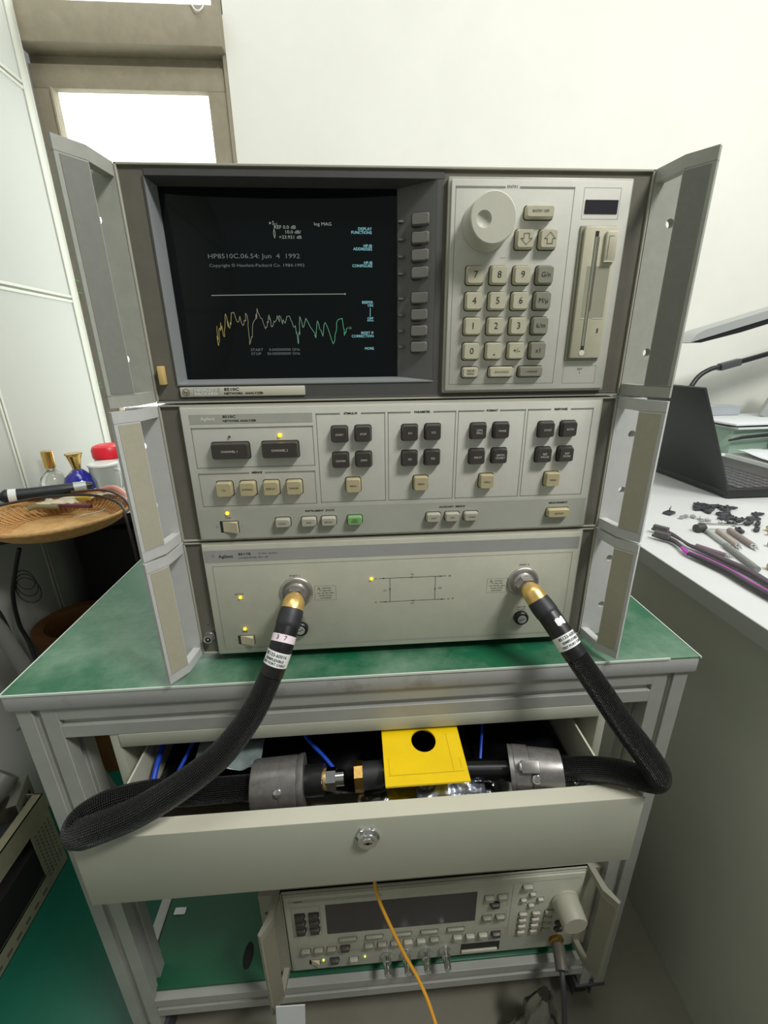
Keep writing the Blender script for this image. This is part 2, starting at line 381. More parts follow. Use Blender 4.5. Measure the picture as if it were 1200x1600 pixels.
# ---------------------------------------------------------------- instruments
def handles(par, x0, W, z0, z1, y0, hm, gm, holes):
    for sg in (-1, 1):
        X = (lambda u: x0 - u) if sg < 0 else (lambda u: x0 + W + u)
        def poly(P): q = [(X(u), y0 + y) for u, y in P]; return q if sg > 0 else q[::-1]
        g = G()
        arm = [(.0005, .0), (.0043, -.0285), (.0171, -.046), (.0207, -.0433), (.0118, -.0245), (.0085, 0)]
        g.prism(poly(arm), z0, z0 + .0095); g.prism(poly(arm), z1 - .0095, z1)
        g.prism(poly([(.0043, -.0285), (.0171, -.046), (.0207, -.0433), (.0079, -.0258)]), z0 + .009, z1 - .009)
        # rack ear with screw holes
        u0, u1, ya, yb = 0.0003, .0286, -.0012, .0055; zs = [z0 + .001]
        hs = sorted(holes); N = 24; r = .0036; hu = .0196
        def quad(a, b):
            for y in (ya, yb): g.add([(X(u0), y0 + y, a), (X(u1), y0 + y, a), (X(u1), y0 + y, b), (X(u0), y0 + y, b)], [(0, 1, 2, 3)])
            g.add([(X(u1), y0 + ya, a), (X(u1), y0 + yb, a), (X(u1), y0 + yb, b), (X(u1), y0 + ya, b)], [(0, 1, 2, 3)])
            g.add([(X(u0), y0 + ya, a), (X(u0), y0 + yb, a), (X(u0), y0 + yb, b), (X(u0), y0 + ya, b)], [(0, 1, 2, 3)])
        cur = z0 + .001
        for hz in hs:
            a, b = hz - .008, hz + .008; quad(cur, a)
            out = []; inn = []
            for i in range(N):
                t = 2 * math.pi * i / N; c, sn = math.cos(t), math.sin(t)
                k = min(((u1 - hu) / c if c > 1e-6 else (u0 - hu) / c if c < -1e-6 else 9), (.008 / abs(sn) if abs(sn) > 1e-6 else 9))
                out.append((hu + c * k, hz + sn * k)); inn.append((hu + r * c, hz + r * sn))
            # snap nearest samples to the four corners
            for cu, cz in ((u0, a), (u1, a), (u0, b), (u1, b)):
                i = min(range(N), key=lambda i: (out[i][0] - cu) ** 2 + (out[i][1] - cz) ** 2); out[i] = (cu, cz)
            for y in (ya, yb):
                vs = [(X(u), y0 + y, z) for u, z in out] + [(X(u), y0 + y, z) for u, z in inn]
                g.add(vs, [(i, (i + 1) % N, N + (i + 1) % N, N + i) for i in range(N)])
            g.add([(X(u), y0 + ya, z) for u, z in inn] + [(X(u), y0 + yb, z) for u, z in inn], [(i, (i + 1) % N, N + (i + 1) % N, N + i) for i in range(N)])
            for uu in (u0, u1): g.add([(X(uu), y0 + ya, a), (X(uu), y0 + yb, a), (X(uu), y0 + yb, b), (X(uu), y0 + ya, b)], [(0, 1, 2, 3)])
            cur = b
        quad(cur, z1 - .001)
        for zz in (z0 + .001, z1 - .001): g.add([(X(u0), y0 + ya, zz), (X(u1), y0 + ya, zz), (X(u1), y0 + yb, zz), (X(u0), y0 + yb, zz)], [(0, 1, 2, 3)])
        h = g.build('handle', hm, par, smooth=30)
        g = G()
        P = lambda t, o: (.0043 + .0128 * t - .0175 / .0217 * o, -.0285 - .0175 * t - .0128 / .0217 * o)
        g.prism(poly([P(.03, 0), P(.03, .0004), P(.86, .0004), P(.86, 0)]), z0 + .0105, z1 - .0105)
        g.build('grip_panel', gm, h, smooth=20)

def cabinet(par, x0, W, z0, z1, y0, mats=None, feet=0):
    g = G(); g.box(x0 + .001, x0 + W - .001, y0 + .023, y0 + .50, z0 + .001, z1 - .0008, 0, .002)
    g.box(x0 + .0, x0 + W, y0 + .03, y0 + .06, z0 + .0005, z1 - .0003, 1, .001)
    g.build('cabinet', mats or [cabm, frame_md], par)
    if feet:
        for fx in (.04, W - .06):
            for fy in (.035, .44):
                g = G(); g.box(x0 + fx, x0 + fx + .024, y0 + fy, y0 + fy + .03, z0 - feet, z0 + .001, 0, .002); g.build('foot', blackpl, par)

def rimring(g, x0, x1, z0, z1, y, wd, d, m):
    g.box(x0, x0 + wd, y, y + d, z0, z1, m); g.box(x1 - wd, x1, y, y + d, z0, z1, m); g.box(x0, x1, y, y + d, z1 - wd, z1, m); g.box(x0, x1, y, y + d, z0, z0 + wd, m)

def key(par, x, z, wx, wz, y0, h, m, txt=None, tm=None, ts=.0026, name='key', dz=None, **kw):
    g = G(); g.keycap(x, z, wx, wz, y0, h, 0, well=1, **kw)
    if txt:
        L = txt.split('\n'); sp = dz or ts * 1.0
        for i, t in enumerate(L): g.text(t, x, z + sp * ((len(L) - 1) / 2 - i), y0 - h - .00025, ts, 2)
    return g.build(name, [m, keyhole, tm or printblack], par, smooth=50)
def led(par, x, z, y, m, r=.0014):
    g = G(); g.lathe([(0, r), (.0012, r), (.0018, r * .6)], (x, y, z), (0, -1, 0), 14); return g.build('indicator_light', m, par)
def rocker(par, x, z, y, w=.0165, h=.0105):
    g = G(); g.rect(x - w / 2 - .0008, x + w / 2 + .0008, z - h / 2 - .0008, z + h / 2 + .0008, y - .0002, 1)
    M = Matrix(((1, 0, 0, x), (0, 0, 1, y), (0, 1, 0, z), (0, 0, 0, 1)))
    P = [(-w / 2 + .002, 0), (-w / 2 + .002, -.0006), (0, -.0022), (w / 2, -.006), (w / 2, 0)]
    vs = [(x + a, y + b, z - h / 2) for a, b in P] + [(x + a, y + b, z + h / 2) for a, b in P]
    n = 5; g.add(vs, [tuple(range(n)), tuple(reversed(range(n, 2 * n)))] + [(i, (i + 1) % n, n + (i + 1) % n, n + i) for i in range(n)], 0)
    return g.build('rocker_switch', [key_cream, keyhole], par, smooth=15)

W = .4254
# ===== top: display unit
A0, A1 = .268, .4455
top = thing('network_analyzer_display', 'top instrument of the stack with dark display tube, round knob and number pad', 'test instrument', (W / 2, 0, A0))
g = G()
g.box(0, .0202, .0012, .02, A0, A1, 0); g.box(.0202, .2525, .0012, .02, .4375, A1, 0); g.box(.0202, .2525, .0012, .02, A0, .284, 0); g.box(.2525, W, .0012, .02, A0, A1, 0); g.box(.2468, .2525, .0008, .02, .284, .4375, 2)
g.box(.0202, .2525, .0006, .0012, A0 + .003, .284, 2); g.box(.0202, .2525, .0006, .0012, .4375, A1 - .003, 2)
g.box(.0188, .0204, .0002, .002, .284, .4375, 2)
rimring(g, 0, W, A0, A1, -.0008, .0016, .004, 1)
g.box(.0016, W - .0016, -.0004, .002, A0 + .0016, A0 + .0034, 2)
g.build('front_frame', [frame_dk, rim, bezelm], top, bevel=.0004)
cabinet(top, 0, W, A0, A1, 0)
# crt bezel
g = G()
bx0, bx1, bz0, bz1 = .0204, .2468, .2842, .4374; sx0, sx1, sz0, sz1 = .0225, .2165, .2872, .4362; yb = .020
g.add([(bx0, 0, bz0), (sx0, yb, sz0), (sx0, yb, sz1), (bx0, 0, bz1)], [(0, 1, 2, 3)], 1)
g.add([(bx0, 0, bz0), (bx1, 0, bz0), (sx1, yb, sz0), (sx0, yb, sz0)], [(0, 1, 2, 3)], 1)
g.add([(bx0, 0, bz1), (sx0, yb, sz1), (sx1, yb, sz1), (bx1, 0, bz1)], [(0, 1, 2, 3)], 0)
g.add([(bx0 - .001, -.0003, bz0 - .001), (bx1, -.0003, bz0 - .001), (bx1, -.0003, bz0), (bx0, -.0003, bz0)], [(0, 1, 2, 3)], 1)
g.build('screen_bezel', [bezelm, bezel_lt], top, smooth=10)
def crt_y(x, z):
    u = (x - .1195) / .097; v = (z - .3617) / .0745
    return .0195 - .0035 * (1 - min(1, u * u)) * (1 - min(1, v * v))
g = G(); nx, nz = 28, 22; vs = []
for j in range(nz + 1):
    for i in range(nx + 1):
        x = sx0 + (sx1 - sx0) * i / nx; z = sz0 + (sz1 - sz0) * j / nz; vs.append((x, crt_y(x, z), z))
g.add(vs, [(j * (nx + 1) + i, j * (nx + 1) + i + 1, (j + 1) * (nx + 1) + i + 1, (j + 1) * (nx + 1) + i) for j in range(nz) for i in range(nx)], 0)
scr = g.build('display_tube', crtm, top, smooth=80)
F = lambda x, z: (x, crt_y(x, z) - .0004, z)
g = G()
def ln(p, q, wd, m):
    a = Vector((p[0], 0, p[1])); b = Vector((q[0], 0, q[1])); d = (b - a).normalized(); nn = Vector((-d.z, 0, d.x)) * wd / 2
    k = max(1, int((b - a).length / .008))
    for i in range(k):
        s0 = a + (b - a) * i / k; s1 = a + (b - a) * (i + 1) / k
        g.add([F((s0 + nn).x, (s0 + nn).z), F((s0 - nn).x, (s0 - nn).z), F((s1 - nn).x, (s1 - nn).z), F((s1 + nn).x, (s1 + nn).z)], [(0, 1, 2, 3)], m)
ln((.0545, .3567), (.1706, .3574), .0005, 0); ln((.1696, .3571), (.1706, .3577), .0012, 0)
g.text('HP8510C.06.54: Jun  4  1992', .0556, .3864, 0, .0050, 3, 'LEFT', sx=1.32, fn=F)
g.text('Copyright © Hewlett-Packard Co. 1984-1992', .0559, .3795, 0, .0034, 3, 'LEFT', sx=1.28, fn=F)
g.text('S', .1126, .4108, 0, .0040, 0, fn=F); g.text('11', .1148, .4098, 0, .0028, 0, fn=F); g.text('REF 0.0 dB', .1128, .4078, 0, .0036, 0, 'LEFT', sx=1.15, fn=F)
g.text('10.0 dB/', .1215, .4043, 0, .0034, 0, 'LEFT', sx=1.2, fn=F); g.text('+23.921 dB', .1165, .4005, 0, .0034, 0, 'LEFT', sx=1.2, fn=F); g.text('log MAG', .1462, .4103, 0, .0034, 0, 'LEFT', sx=1.2, fn=F)
g.add([F(.1095, .4118), F(.1095, .4098), F(.1111, .4108)], [(0, 1, 2)], 0)
for a, b in (((.1130, .4065), (.1122, .4030)), ((.1122, .4030), (.1130, .3998)), ((.1130, .3998), (.1138, .4030)), ((.1138, .4030), (.1130, .4065))): ln(a, b, .0004, 0)
for z, t in ((.4071, 'DISPLAY'), (.4044, 'FUNCTIONS'), (.3945, 'HP-IB'), (.3921, 'ADDRESSES'), (.3817, 'HP-IB'), (.3793, 'CONFIGURE'), (.3506, 'BEEPER'), (.3481, 'ON'), (.3374, 'OFF'), (.3255, 'RESET IF'), (.3228, 'CORRECTION'), (.3122, 'MORE')):
    g.text(t, .1948, z, 0, .0031, 1, 'RIGHT', sx=1.02, fn=F)
ln((.1921, .3461), (.1919, .3391), .0004, 1); ln((.1890, .3357), (.1950, .3356), .0004, 1)
for z, t in ((.3121, 'START     0.045000000 GHz'), (.3087, 'STOP     50.000000000 GHz')): g.text(t, .0831, z, 0, .0032, 3, 'LEFT', sx=1.18, fn=F)
TR = [(.0559, .3324), (.0547, .3161), (.0592, .3351), (.0606, .3239), (.0643, .3406), (.0660, .3309), (.0712, .3426), (.0777, .3350), (.0835, .3405), (.0827, .3166), (.0890, .3363), (.0932, .3438), (.0989, .3313), (.1022, .3410), (.1043, .3320), (.1096, .3403), (.1134, .3333), (.1177, .3396), (.1245, .3311), (.1265, .3173), (.1294, .3395), (.1321, .3304), (.1346, .3381), (.1416, .3253), (.1422, .3217), (.1446, .3359), (.1484, .3231), (.1513, .3345), (.1580, .3165), (.1620, .3344), (.1664, .3379), (.1684, .3237), (.1710, .3301)]
rt = random.Random(3); pr_ = TR[0]
for i, q in enumerate(TR[1:]):
    k = 6 if q[0] < .13 else 4
    for j in range(1, k + 1):
        c = (pr_[0] * 0 + TR[i][0] + (q[0] - TR[i][0]) * j / k + .0004 * rt.uniform(-1, 1), TR[i][1] + (q[1] - TR[i][1]) * j / k + (.0040 if k == 6 else .0018) * rt.uniform(-1, 1) * (j < k)); ln(pr_, c, .0004, 2); pr_ = c
g.text('L2', .1722, .3298, 0, .0026, 0, 'LEFT', fn=F)
g.build('screen_readout', [crt_txt, crt_txt2, tracem, crt_dim], scr)
# softkey strip: slopes back to the tube
g = G(); g.add([(.2165, .0198, .2872), (.2468, .0006, .2842), (.2468, .0006, .4374), (.2165, .0198, .4362)], [(0, 1, 2, 3)], 0)
for k in range(8):
    z = [.4114, .3981, .3853, .3722, .3527, .3394, .3262, .3128][k]
    g.box(.2172, .2215, .0138, .019, z - .0002, z + .0014, 0, M=None)
g.build('softkey_strip', [mat('softkey_panel', (102, 102, 100), 0.5, var=.03, scale=60)], top, smooth=10)
an = math.atan2(.0192, .0303)
for k in range(8):
    z = [.4114, .3981, .3853, .3722, .3527, .3394, .3262, .3128][k]
    g = G(); g.keycap(0, 0, .0150, .0092, 0, .0045, 0, well=1, rr=.0018)
    M = Matrix.Translation((.2352, .0079, z)) @ Matrix.Rotation(-an * .55, 4, 'Z'); g.v = [tuple(M @ Vector(v)) for v in g.v]
    g.build('softkey', [key_soft, keyhole], top, smooth=50)
g = G(); g.box(.0219, .1312, -.0018, .001, .2733, .2815, 0, .0008)
y = -.00195
g.text('hp', .0272, .2774, y - .0001, .0042, 1); n = 20
for i in range(n):
    a0, a1 = 2 * math.pi * i / n, 2 * math.pi * (i + 1) / n
    g.add([(.0272 + r * math.cos(a), y, .2774 + r * math.sin(a)) for r, a in ((.0027, a0), (.0031, a0), (.0031, a1), (.0027, a1))], [(0, 1, 2, 3)], 1)
g.rect(.0335, .0565, .2742, .2808, y + .00005, 3); g.text('HEWLETT', .0345, .2790, y, .0036, 2, 'LEFT', sx=1.25, bold=.0001); g.text('PACKARD', .0345, .2757, y, .0036, 2, 'LEFT', sx=1.2, bold=.0001)
g.text('8510C', .0602, .2793, y, .0036, 1, 'LEFT', sx=1.35, bold=.0001); g.text('NETWORK  ANALYZER', .0600, .2758, y, .0026, 1, 'LEFT', sx=1.25, bold=.0001)
g.build('name_plate', [mat('name_plate_paint', (188, 187, 168), .5), printblack, printlight, band], top, smooth=30)
g = G(); g.box(.0070, .0117, -.0055, .001, .2842, .2996, 0, .0006); g.build('power_button', mat('yellow_button', (206, 178, 116), .45), top)
# entry panel
g = G(); g.box(.2552, .4072, -.0032, .001, .2732, .4385, 0, .0012); g.box(.2575, .4052, -.0052, -.003, .2752, .4362, 1, .0008)
y = -.0054
g.outline(.2608, .3576, .2805, .4314, y, .0003, 2, top=.0013, gap=(.3008, .3125)); g.text('ENTRY', .3066, .4310, y - .0001, .0027, 3, sx=1.1)
g.outline(.3656, .3965, .4094, .4312, y, .0002, 2); g.outline(.3661, .3966, .2800, .2954, y, .0002, 2); g.text('TEST', .3812, .2922, y, .0024, 3); g.rect(.3812, .3818, .2886, .2898, y, 3)
g.rect(.3675, .3952, .4130, .4228, y - .0001, 4)
for a, b, c_, d in ((.3055, .4165, .0003, .0045), (.3035, .4190, .0022, .0003), (.3030, .4185, .0003, .0012)): g.rect(a, a + c_, b - d, b, y, 3)
g.rect(.3000, .3050, .3815, .3817, y, 2)
g.build('entry_panel', [rim, face, printline, printblack, mat('dark_window', (40, 40, 46), .3)], top, smooth=30)
yk = -.0052
g = G(); prof = [(0, .0196), (.002, .0196), (.003, .0188), (.0185, .0183), (.0195, .0180), (.0200, .0172)]
g.lathe(prof, (.2868, yk, .4050), (0, -1, 0), 64, caps=False)
# knob front disc with finger dimple
def disc_dimple(g, cx, cz, R, y, dx, dz, r, depth, n=64):
    rings = [R]; vs = [(cx + R * math.cos(2 * math.pi * i / n), y, cz + R * math.sin(2 * math.pi * i / n)) for i in range(n)]
    vs += [(cx + dx + r * math.cos(2 * math.pi * i / n), y, cz + dz + r * math.sin(2 * math.pi * i / n)) for i in range(n)]
    K = 6
    for k in range(1, K):
        t = k / K; rr = r * math.cos(t * math.pi / 2); vs += [(cx + dx + rr * math.cos(2 * math.pi * i / n), y + depth * math.sin(t * math.pi / 2), cz + dz + rr * math.sin(2 * math.pi * i / n)) for i in range(n)]
    fs = [(k * n + i, k * n + (i + 1) % n, (k + 1) * n + (i + 1) % n, (k + 1) * n + i) for k in range(K) for i in range(n)] + [tuple(range(K * n, (K + 1) * n))]
    g.add(vs, fs, 0)
disc_dimple(g, .2868, .4050, .0172, yk - .0200, -.0074, -.0010, .0060, .003)
g.build('rotary_knob', mat('knob_paint', (192, 191, 176), .5, var=.02, scale=60), top, smooth=40)
key(top, .3292, .4133, .0235, .0092, yk, .0058, key_beige, 'ENTRY OFF', ts=.0027)
def arrowkey(x, up):
    g = G(); g.keycap(x, .3943, .0148, .0142, yk, .0058, 0, well=1); yy = yk - .0058 - .00025; s_ = 1 if up else -1
    P = [(0, .0045), (.0046, 0), (.0022, 0), (.0022, -.0036), (-.0022, -.0036), (-.0022, 0), (-.0046, 0)]
    for i in range(7):
        a = P[i]; b = P[(i + 1) % 7]; a = Vector((x + a[0] + .0005, 0, .3943 + s_ * a[1])); b = Vector((x + b[0] + .0005, 0, .3943 + s_ * b[1])); d = (b - a).normalized(); nn = Vector((-d.z, 0, d.x)) * .00018; a = a - d * .00018; b = b + d * .00018
        g.add([(q.x, yy, q.z) for q in (a + nn, a - nn, b - nn, b + nn)], [(0, 1, 2, 3)], 2)
    g.build('arrow_key', [key_beige, keyhole, printblack], top, smooth=50)
arrowkey(.3187, False); arrowkey(.3383, True)
KX = (.2789, .2990, .3189, .3386); KZ = (.3681, .3485, .3288, .3086)
for r_, row in enumerate((('7', '8', '9', 'G/n'), ('4', '5', '6', 'M/µ'), ('1', '2', '3', 'k/m'), ('0', '.', '+/-', 'x1'))):
    for c_, t in enumerate(row): key(top, KX[c_], KZ[r_], .0145, .0140, yk, .0058, key_grey if c_ == 3 else key_beige, t, ts=(.0074 if len(t) == 1 and t != '.' else .0054 if t != '.' else .012))
key(top, .2792, .2909, .0145, .0090, yk, .0050, key_beige, 'PRIOR\nMENU', ts=.0024)
key(top, .3072, .2909, .0222, .0090, yk, .0050, key_beige, 'BACKSPACE', ts=.0023); key(top, .3343, .2909, .0222, .0090, yk, .0050, key_grey, '= MARKER', ts=.0024)
# floppy drive
g = G(); g.box(.3656, .3966, -.0068, -.003, .2995, .4048, 1, .0010); g.box(.3686, .3962, -.0098, -.005, .3018, .4034, 0, .0008)
yy = -.0099
g.rect(.3772, .3803, .3062, .4000, yy, 2); g.rect(.3736, .3790, .3345, .3745, yy + .00004, 3); g.rect(.3800, .3935, .3345, .3745, yy + .00002, 3)
g.rect(.3776, .3797, .3120, .3960, yy - .0001, 1)
g.rect(.3808, .3812, .3400, .3960, yy - .0002, 2); g.rect(.3840, .3940, .3340, .3346, yy - .0002, 4); g.rect(.3735, .3770, .3340, .3346, yy - .0002, 4)
g.rect(.3896, .3908, .3225, .3262, yy - .0001, 2); g.lathe([(0, .0024), (.0002, .0024)], (.3787, yy, .3062), (0, -1, 0), 16, 4)
g.build('floppy_drive', [key_beige, key_grey, keyhole, mat('drive_recess', (150, 149, 130), .5), printlight], top, smooth=30)
g = G(); g.box(.3858, .3958, -.0125, -.0095, .3772, .3998, 0, .0012)
for a, b, c_, d in ((.3880, .3790, .0003, .0170), (.3880, .3958, .0045, .0003)): g.rect(a, a + c_, b, b + d, -.01262, 1)
g.box(.3858, .3952, -.0128, -.0125, .3772, .3779, 2)
g.build('eject_button', [key_beige, keyhole, printlight], top)
handles(top, 0, W, A0 + .001, A1, 0, handle_m2, grip_m2, [A0 + .0377, A1 - .0378])

# ===== middle: IF detector unit
B0, B1 = .134, .2665
mid = thing('network_analyzer_processor', 'middle instrument of the bench stack, rows of dark square keys and two wide channel keys', 'test instrument', (W / 2, 0, B0))
g = G(); g.box(0, W, .0012, .02, B0, B1, 0); rimring(g, 0, W, B0, B1, -.0008, .0016, .004, 1); g.build('front_frame', [frame_dk, rim], mid, bevel=.0004)
cabinet(mid, 0, W, B0, B1, 0)
g = G(); g.box(.0188, .4100, -.0028, .0015, .1352, .2652, 1, .0012); g.box(.0196, .4078, -.0040, -.002, .1366, .2640, 0, .0010)
y = -.0042
g.rect(.0268, .1363, .2497, .2580, y, 2); g.text('Agilent', .0430, .2542, y - .0001, .0040, 5, sx=1.1, bold=.0001); g.text('8510C', .0562, .2558, y - .0001, .0032, 4, 'LEFT', sx=1.35, bold=.0001); g.text('NETWORK ANALYZER', .0562, .2520, y - .0001, .0025, 4, 'LEFT', sx=1.15, bold=.0001)
g.outline(.0270, .1362, .2090, .2464, y, .0005, 3, top=.0012)
g.outline(.0270, .1356, .1712, .2040, y, .0005, 3, top=.0012, gap=(.0740, .0885)); g.text('MENUS', .0812, .2036, y, .0027, 4, bold=.0001, sx=1.1)
for x0_, x1_, t in ((.1396, .2028, 'STIMULUS'), (.2054, .2690, 'PARAMETER'), (.2712, .3351, 'FORMAT'), (.3373, .4008, 'RESPONSE')):
    xm = (x0_ + x1_) / 2; hw = len(t) * .00105 + .0012
    g.outline(x0_, x1_, .1718, .2572, y, .0005, 3, top=.0012, gap=(xm - hw, xm + hw)); g.text(t, xm, .2566, y, .0026, 4, bold=.0001, sx=1.05)
g.rect(.0216, .4066, .1376, .1676, y + .0001, 2)
g.text('LINE', .0486, .1590, y, .0026, 4); g.text('O', .0370, .1500, y, .0030, 4); g.text('I', .0605, .1500, y, .0030, 4)
g.text('INSTRUMENT  STATE', .1375, .1634, y, .0026, 4, bold=.0001, sx=1.15); g.text('AUXILIARY  MENUS', .2690, .1630, y, .0026, 4, bold=.0001, sx=1.15); g.text('MEASUREMENT', .3780, .1634, y, .0025, 4, bold=.0001, sx=1.15)
g.build('control_panel', [face, rim, band, printline, printblack, printlight], mid, smooth=30)
y = -.0040
key(mid, .0603, .2253, .0338, .0152, y, .0070, key_dark, 'CHANNEL 1', printlight, .0028, name='channel_key', rr=.002)
key(mid, .1054, .2253, .0334, .0152, y, .0070, key_dark, 'CHANNEL 2', printlight, .0028, name='channel_key', rr=.002)
led(mid, .0602, .2380, y, ledoff, .0010); led(mid, .1056, .2382, y, ledy, .0016)
for x, t in ((.0502, 'CAL'), (.0719, 'DOMAIN'), (.0937, 'DISPLAY'), (.1153, 'MARKER')): key(mid, x, .1890, .0148, .0142, y, .0068, key_tan, t, ts=.0024)
def quadkeys(cx, names, menu):
    for i, (dx, z) in enumerate(((-.01085, .2382), (.01085, .2384), (-.01085, .2138), (.01085, .2140))):
        key(mid, cx + dx, z, .0148, .0146, y, .0066, key_dark, names[i], printlight, .0027 if len(names[i]) < 4 or '\n' in names[i] else .0025)
    key(mid, menu, .1892, .0142, .0142, y, .0066, key_tan, 'MENU', ts=.0024)
quadkeys(.1713, ('START', 'STOP', 'CENTER', 'SPAN'), .1713); quadkeys(.2364, ('S11', 'S12', 'S21', 'S22'), .2366); quadkeys(.3013, ('LOG\nMAG', 'PHASE', 'DELAY', 'SMITH\nCHART'), .3013); quadkeys(.3665, ('SCALE', 'AUTO', 'REF\nVALUE', 'REF\nPOSN'), .3668)
led(mid, .0486, .1640, y, ledy, .0015); rocker(mid, .0492, .1500, y)
for x, t, m_ in ((.1012, 'LOCAL', key_lgrey), (.1265, 'SAVE', key_lgrey), (.1459, 'RECALL', key_lgrey), (.1715, 'USER\nPRESET', key_green), (.2500, 'COPY', key_lgrey), (.2690, 'DISC', key_lgrey), (.2881, 'SYSTEM', key_lgrey)):
    key(mid, x, .1532, .0146, .0092, y, .0058, m_, t, ts=.0022)
key(mid, .3778, .1536, .0230, .0092, y, .0058, key_tan, 'RESTART', ts=.0024)
handles(mid, 0, W, B0 + .0005, B1 - .0005, 0, handle_m, grip_m, [B0 + .0397, B1 - .0357])

# ===== bottom: test set
D0, D1 = 0, .1325
tst = thing('parameter_test_set', 'bottom instrument of the bench stack, plain cream panel with two round cable ports', 'test instrument', (W / 2, 0, D0))
g = G(); g.box(0, W, .0012, .02, D0, D1, 0); rimring(g, 0, W, D0, D1, -.0008, .0016, .004, 1); g.build('front_frame', [frame_dk, rim], tst, bevel=.0004)
cabinet(tst, 0, W, D0, D1, 0, feet=.0085)
g = G(); g.box(.0180, .4102, -.0028, .0015, .0004, .1315, 1, .0012); g.box(.0186, .4082, -.0040, -.002, .0012, .1303, 0, .0010)
y = -.0042
g.rect(.0200, .4066, .1118, .1250, y, 2)
g.outline(.0262, .4012, .0075, .1075, y, .0003, 3); g.rect(.0262, .4012, .0075, .0085, y - .0001, 2)
g.text('✲' if False else '*', .0285, .1172, y - .0001, .0090, 6); g.text('Agilent', .0410, .1180, y - .0001, .0046, 4, sx=1.1, bold=.0001)
g.text('8517B', .0535, .1199, y - .0001, .0036, 4, 'LEFT', sx=1.35, bold=.0001); g.text('45 MHz - 50 GHz', .0735, .1199, y - .0001, .0023, 4, 'LEFT', sx=1.1); g.text('S-PARAMETER TEST SET', .0535, .1158, y - .0001, .0025, 4, 'LEFT', sx=1.15)
g.text('ACTIVE', .0490, .0745, y, .0027, 4); g.text('LINE', .0496, .0285, y, .0026, 4); g.text('O', .0386, .0185, y, .0026, 3); g.text('I', .0615, .0185, y, .0026, 3)
g.text('PORT 1', .1075, .0930, y, .0030, 4, sx=1.1); g.text('PORT 2', .3498, .0945, y, .0030, 4, sx=1.1)
for x0_, z1_ in ((.1268, .0802), (.3108, .0798)):
    g.outline(x0_, x0_ + .0224, z1_ - .0172, z1_, y, .0002, 3); a = Vector((x0_ + .0045, y, z1_ - .0032))
    for p_, q_ in (((-.0015, -.0012), (.0015, -.0012)), ((.0015, -.0012), (0, .0015)), ((0, .0015), (-.0015, -.0012))):
        P_ = a + Vector((p_[0], 0, p_[1])); Q_ = a + Vector((q_[0], 0, q_[1])); d = (Q_ - P_).normalized(); nn = Vector((-d.z, 0, d.x)) * .00015; g.add([P_ + nn, P_ - nn, Q_ - nn, Q_ + nn], [(0, 1, 2, 3)], 4)
    g.text('!', a.x, a.z, y, .0022, 4)
    for i, t in enumerate(('    CAUTION', '+17 dBm MAX', 'NO 100 VDC MAX', 'AVOID STATIC', 'DISCHARGE')): g.text(t, x0_ + .0112, z1_ - .0031 - i * .0029, y, .0021, 4)
for x_ in (.1090, .3517): g.text('BIAS FUSE', x_ + .0, .0428, y, .0022, 4); g.text('0.5 A MAX', x_, .0398, y, .0022, 4)
# signal-flow diagram
def dl(x0_, z0_, x1_, z1_, wd=.0004):
    a = Vector((x0_, y, z0_)); b = Vector((x1_, y, z1_)); d = (b - a).normalized(); nn = Vector((-d.z, 0, d.x)) * wd / 2; g.add([a + nn, a - nn, b - nn, b + nn], [(0, 1, 2, 3)], 4)
def ah(x_, z_, dx, dz):
    d = Vector((dx, 0, dz)); nn = Vector((-d.z, 0, d.x)); a = Vector((x_, y, z_)); g.add([a + d * .0018, a - d * .0018 + nn * .0007, a - d * .0018 - nn * .0007], [(0, 1, 2)], 4)
dl(.1945, .0857, .2662, .0855); dl(.1948, .0573, .2662, .0575); dl(.2061, .0573, .2061, .0857); dl(.2545, .0574, .2545, .0856)
ah(.2005, .0857, 1, 0); ah(.2300, .0856, 1, 0); ah(.2608, .0855, 1, 0); ah(.2000, .0573, -1, 0); ah(.2300, .0574, -1, 0); ah(.2612, .0575, -1, 0); ah(.2061, .0715, 0, -1); ah(.2545, .0715, 0, 1)
for x_, z_, t in ((.1912, .0857, 'a1'), (.2302, .0890, 'S21'), (.2700, .0855, 'b2'), (.2012, .0712, 'S11'), (.2598, .0712, 'S22'), (.1912, .0573, 'b1'), (.2302, .0542, 'S12'), (.2695, .0575, 'a2'), (.2740, .0575, '®')): g.text(t, x_, z_, y, .0026, 4)
g.rect(.2868, .2871, .1030, .1038, y, 4)
g.build('front_panel', [face2, rim, band2, printline, printblack, printlight, mat('logo_tan', (150, 128, 90), .5)], tst, smooth=30)
led(tst, .0497, .0708, -.004, ledy, .0014); led(tst, .0499, .0322, -.004, ledy, .0014); led(tst, .1866, .0860, -.004, ledy, .0014)
rocker(tst, .0502, .0186, -.004, .0160, .0095)
PORTS = ((.1080, .0742), (.3502, .0744))
for px_, pz_ in PORTS:
    g = G(); g.lathe([(0, .0172), (.0012, .0172), (.0022, .0165), (.0030, .0150), (.0030, .0118), (.0060, .0105)], (px_, -.004, pz_), (0, -1, 0), 48)
    g.lathe([(.0055, .0108), (.0140, .0102)], (px_, -.004, pz_), (0, -1, 0), 6); g.lathe([(.010, .0062), (.016, .0062)], (px_, -.004, pz_), (0, -1, 0), 24)
    g.build('port_connector', steel, tst, smooth=25)
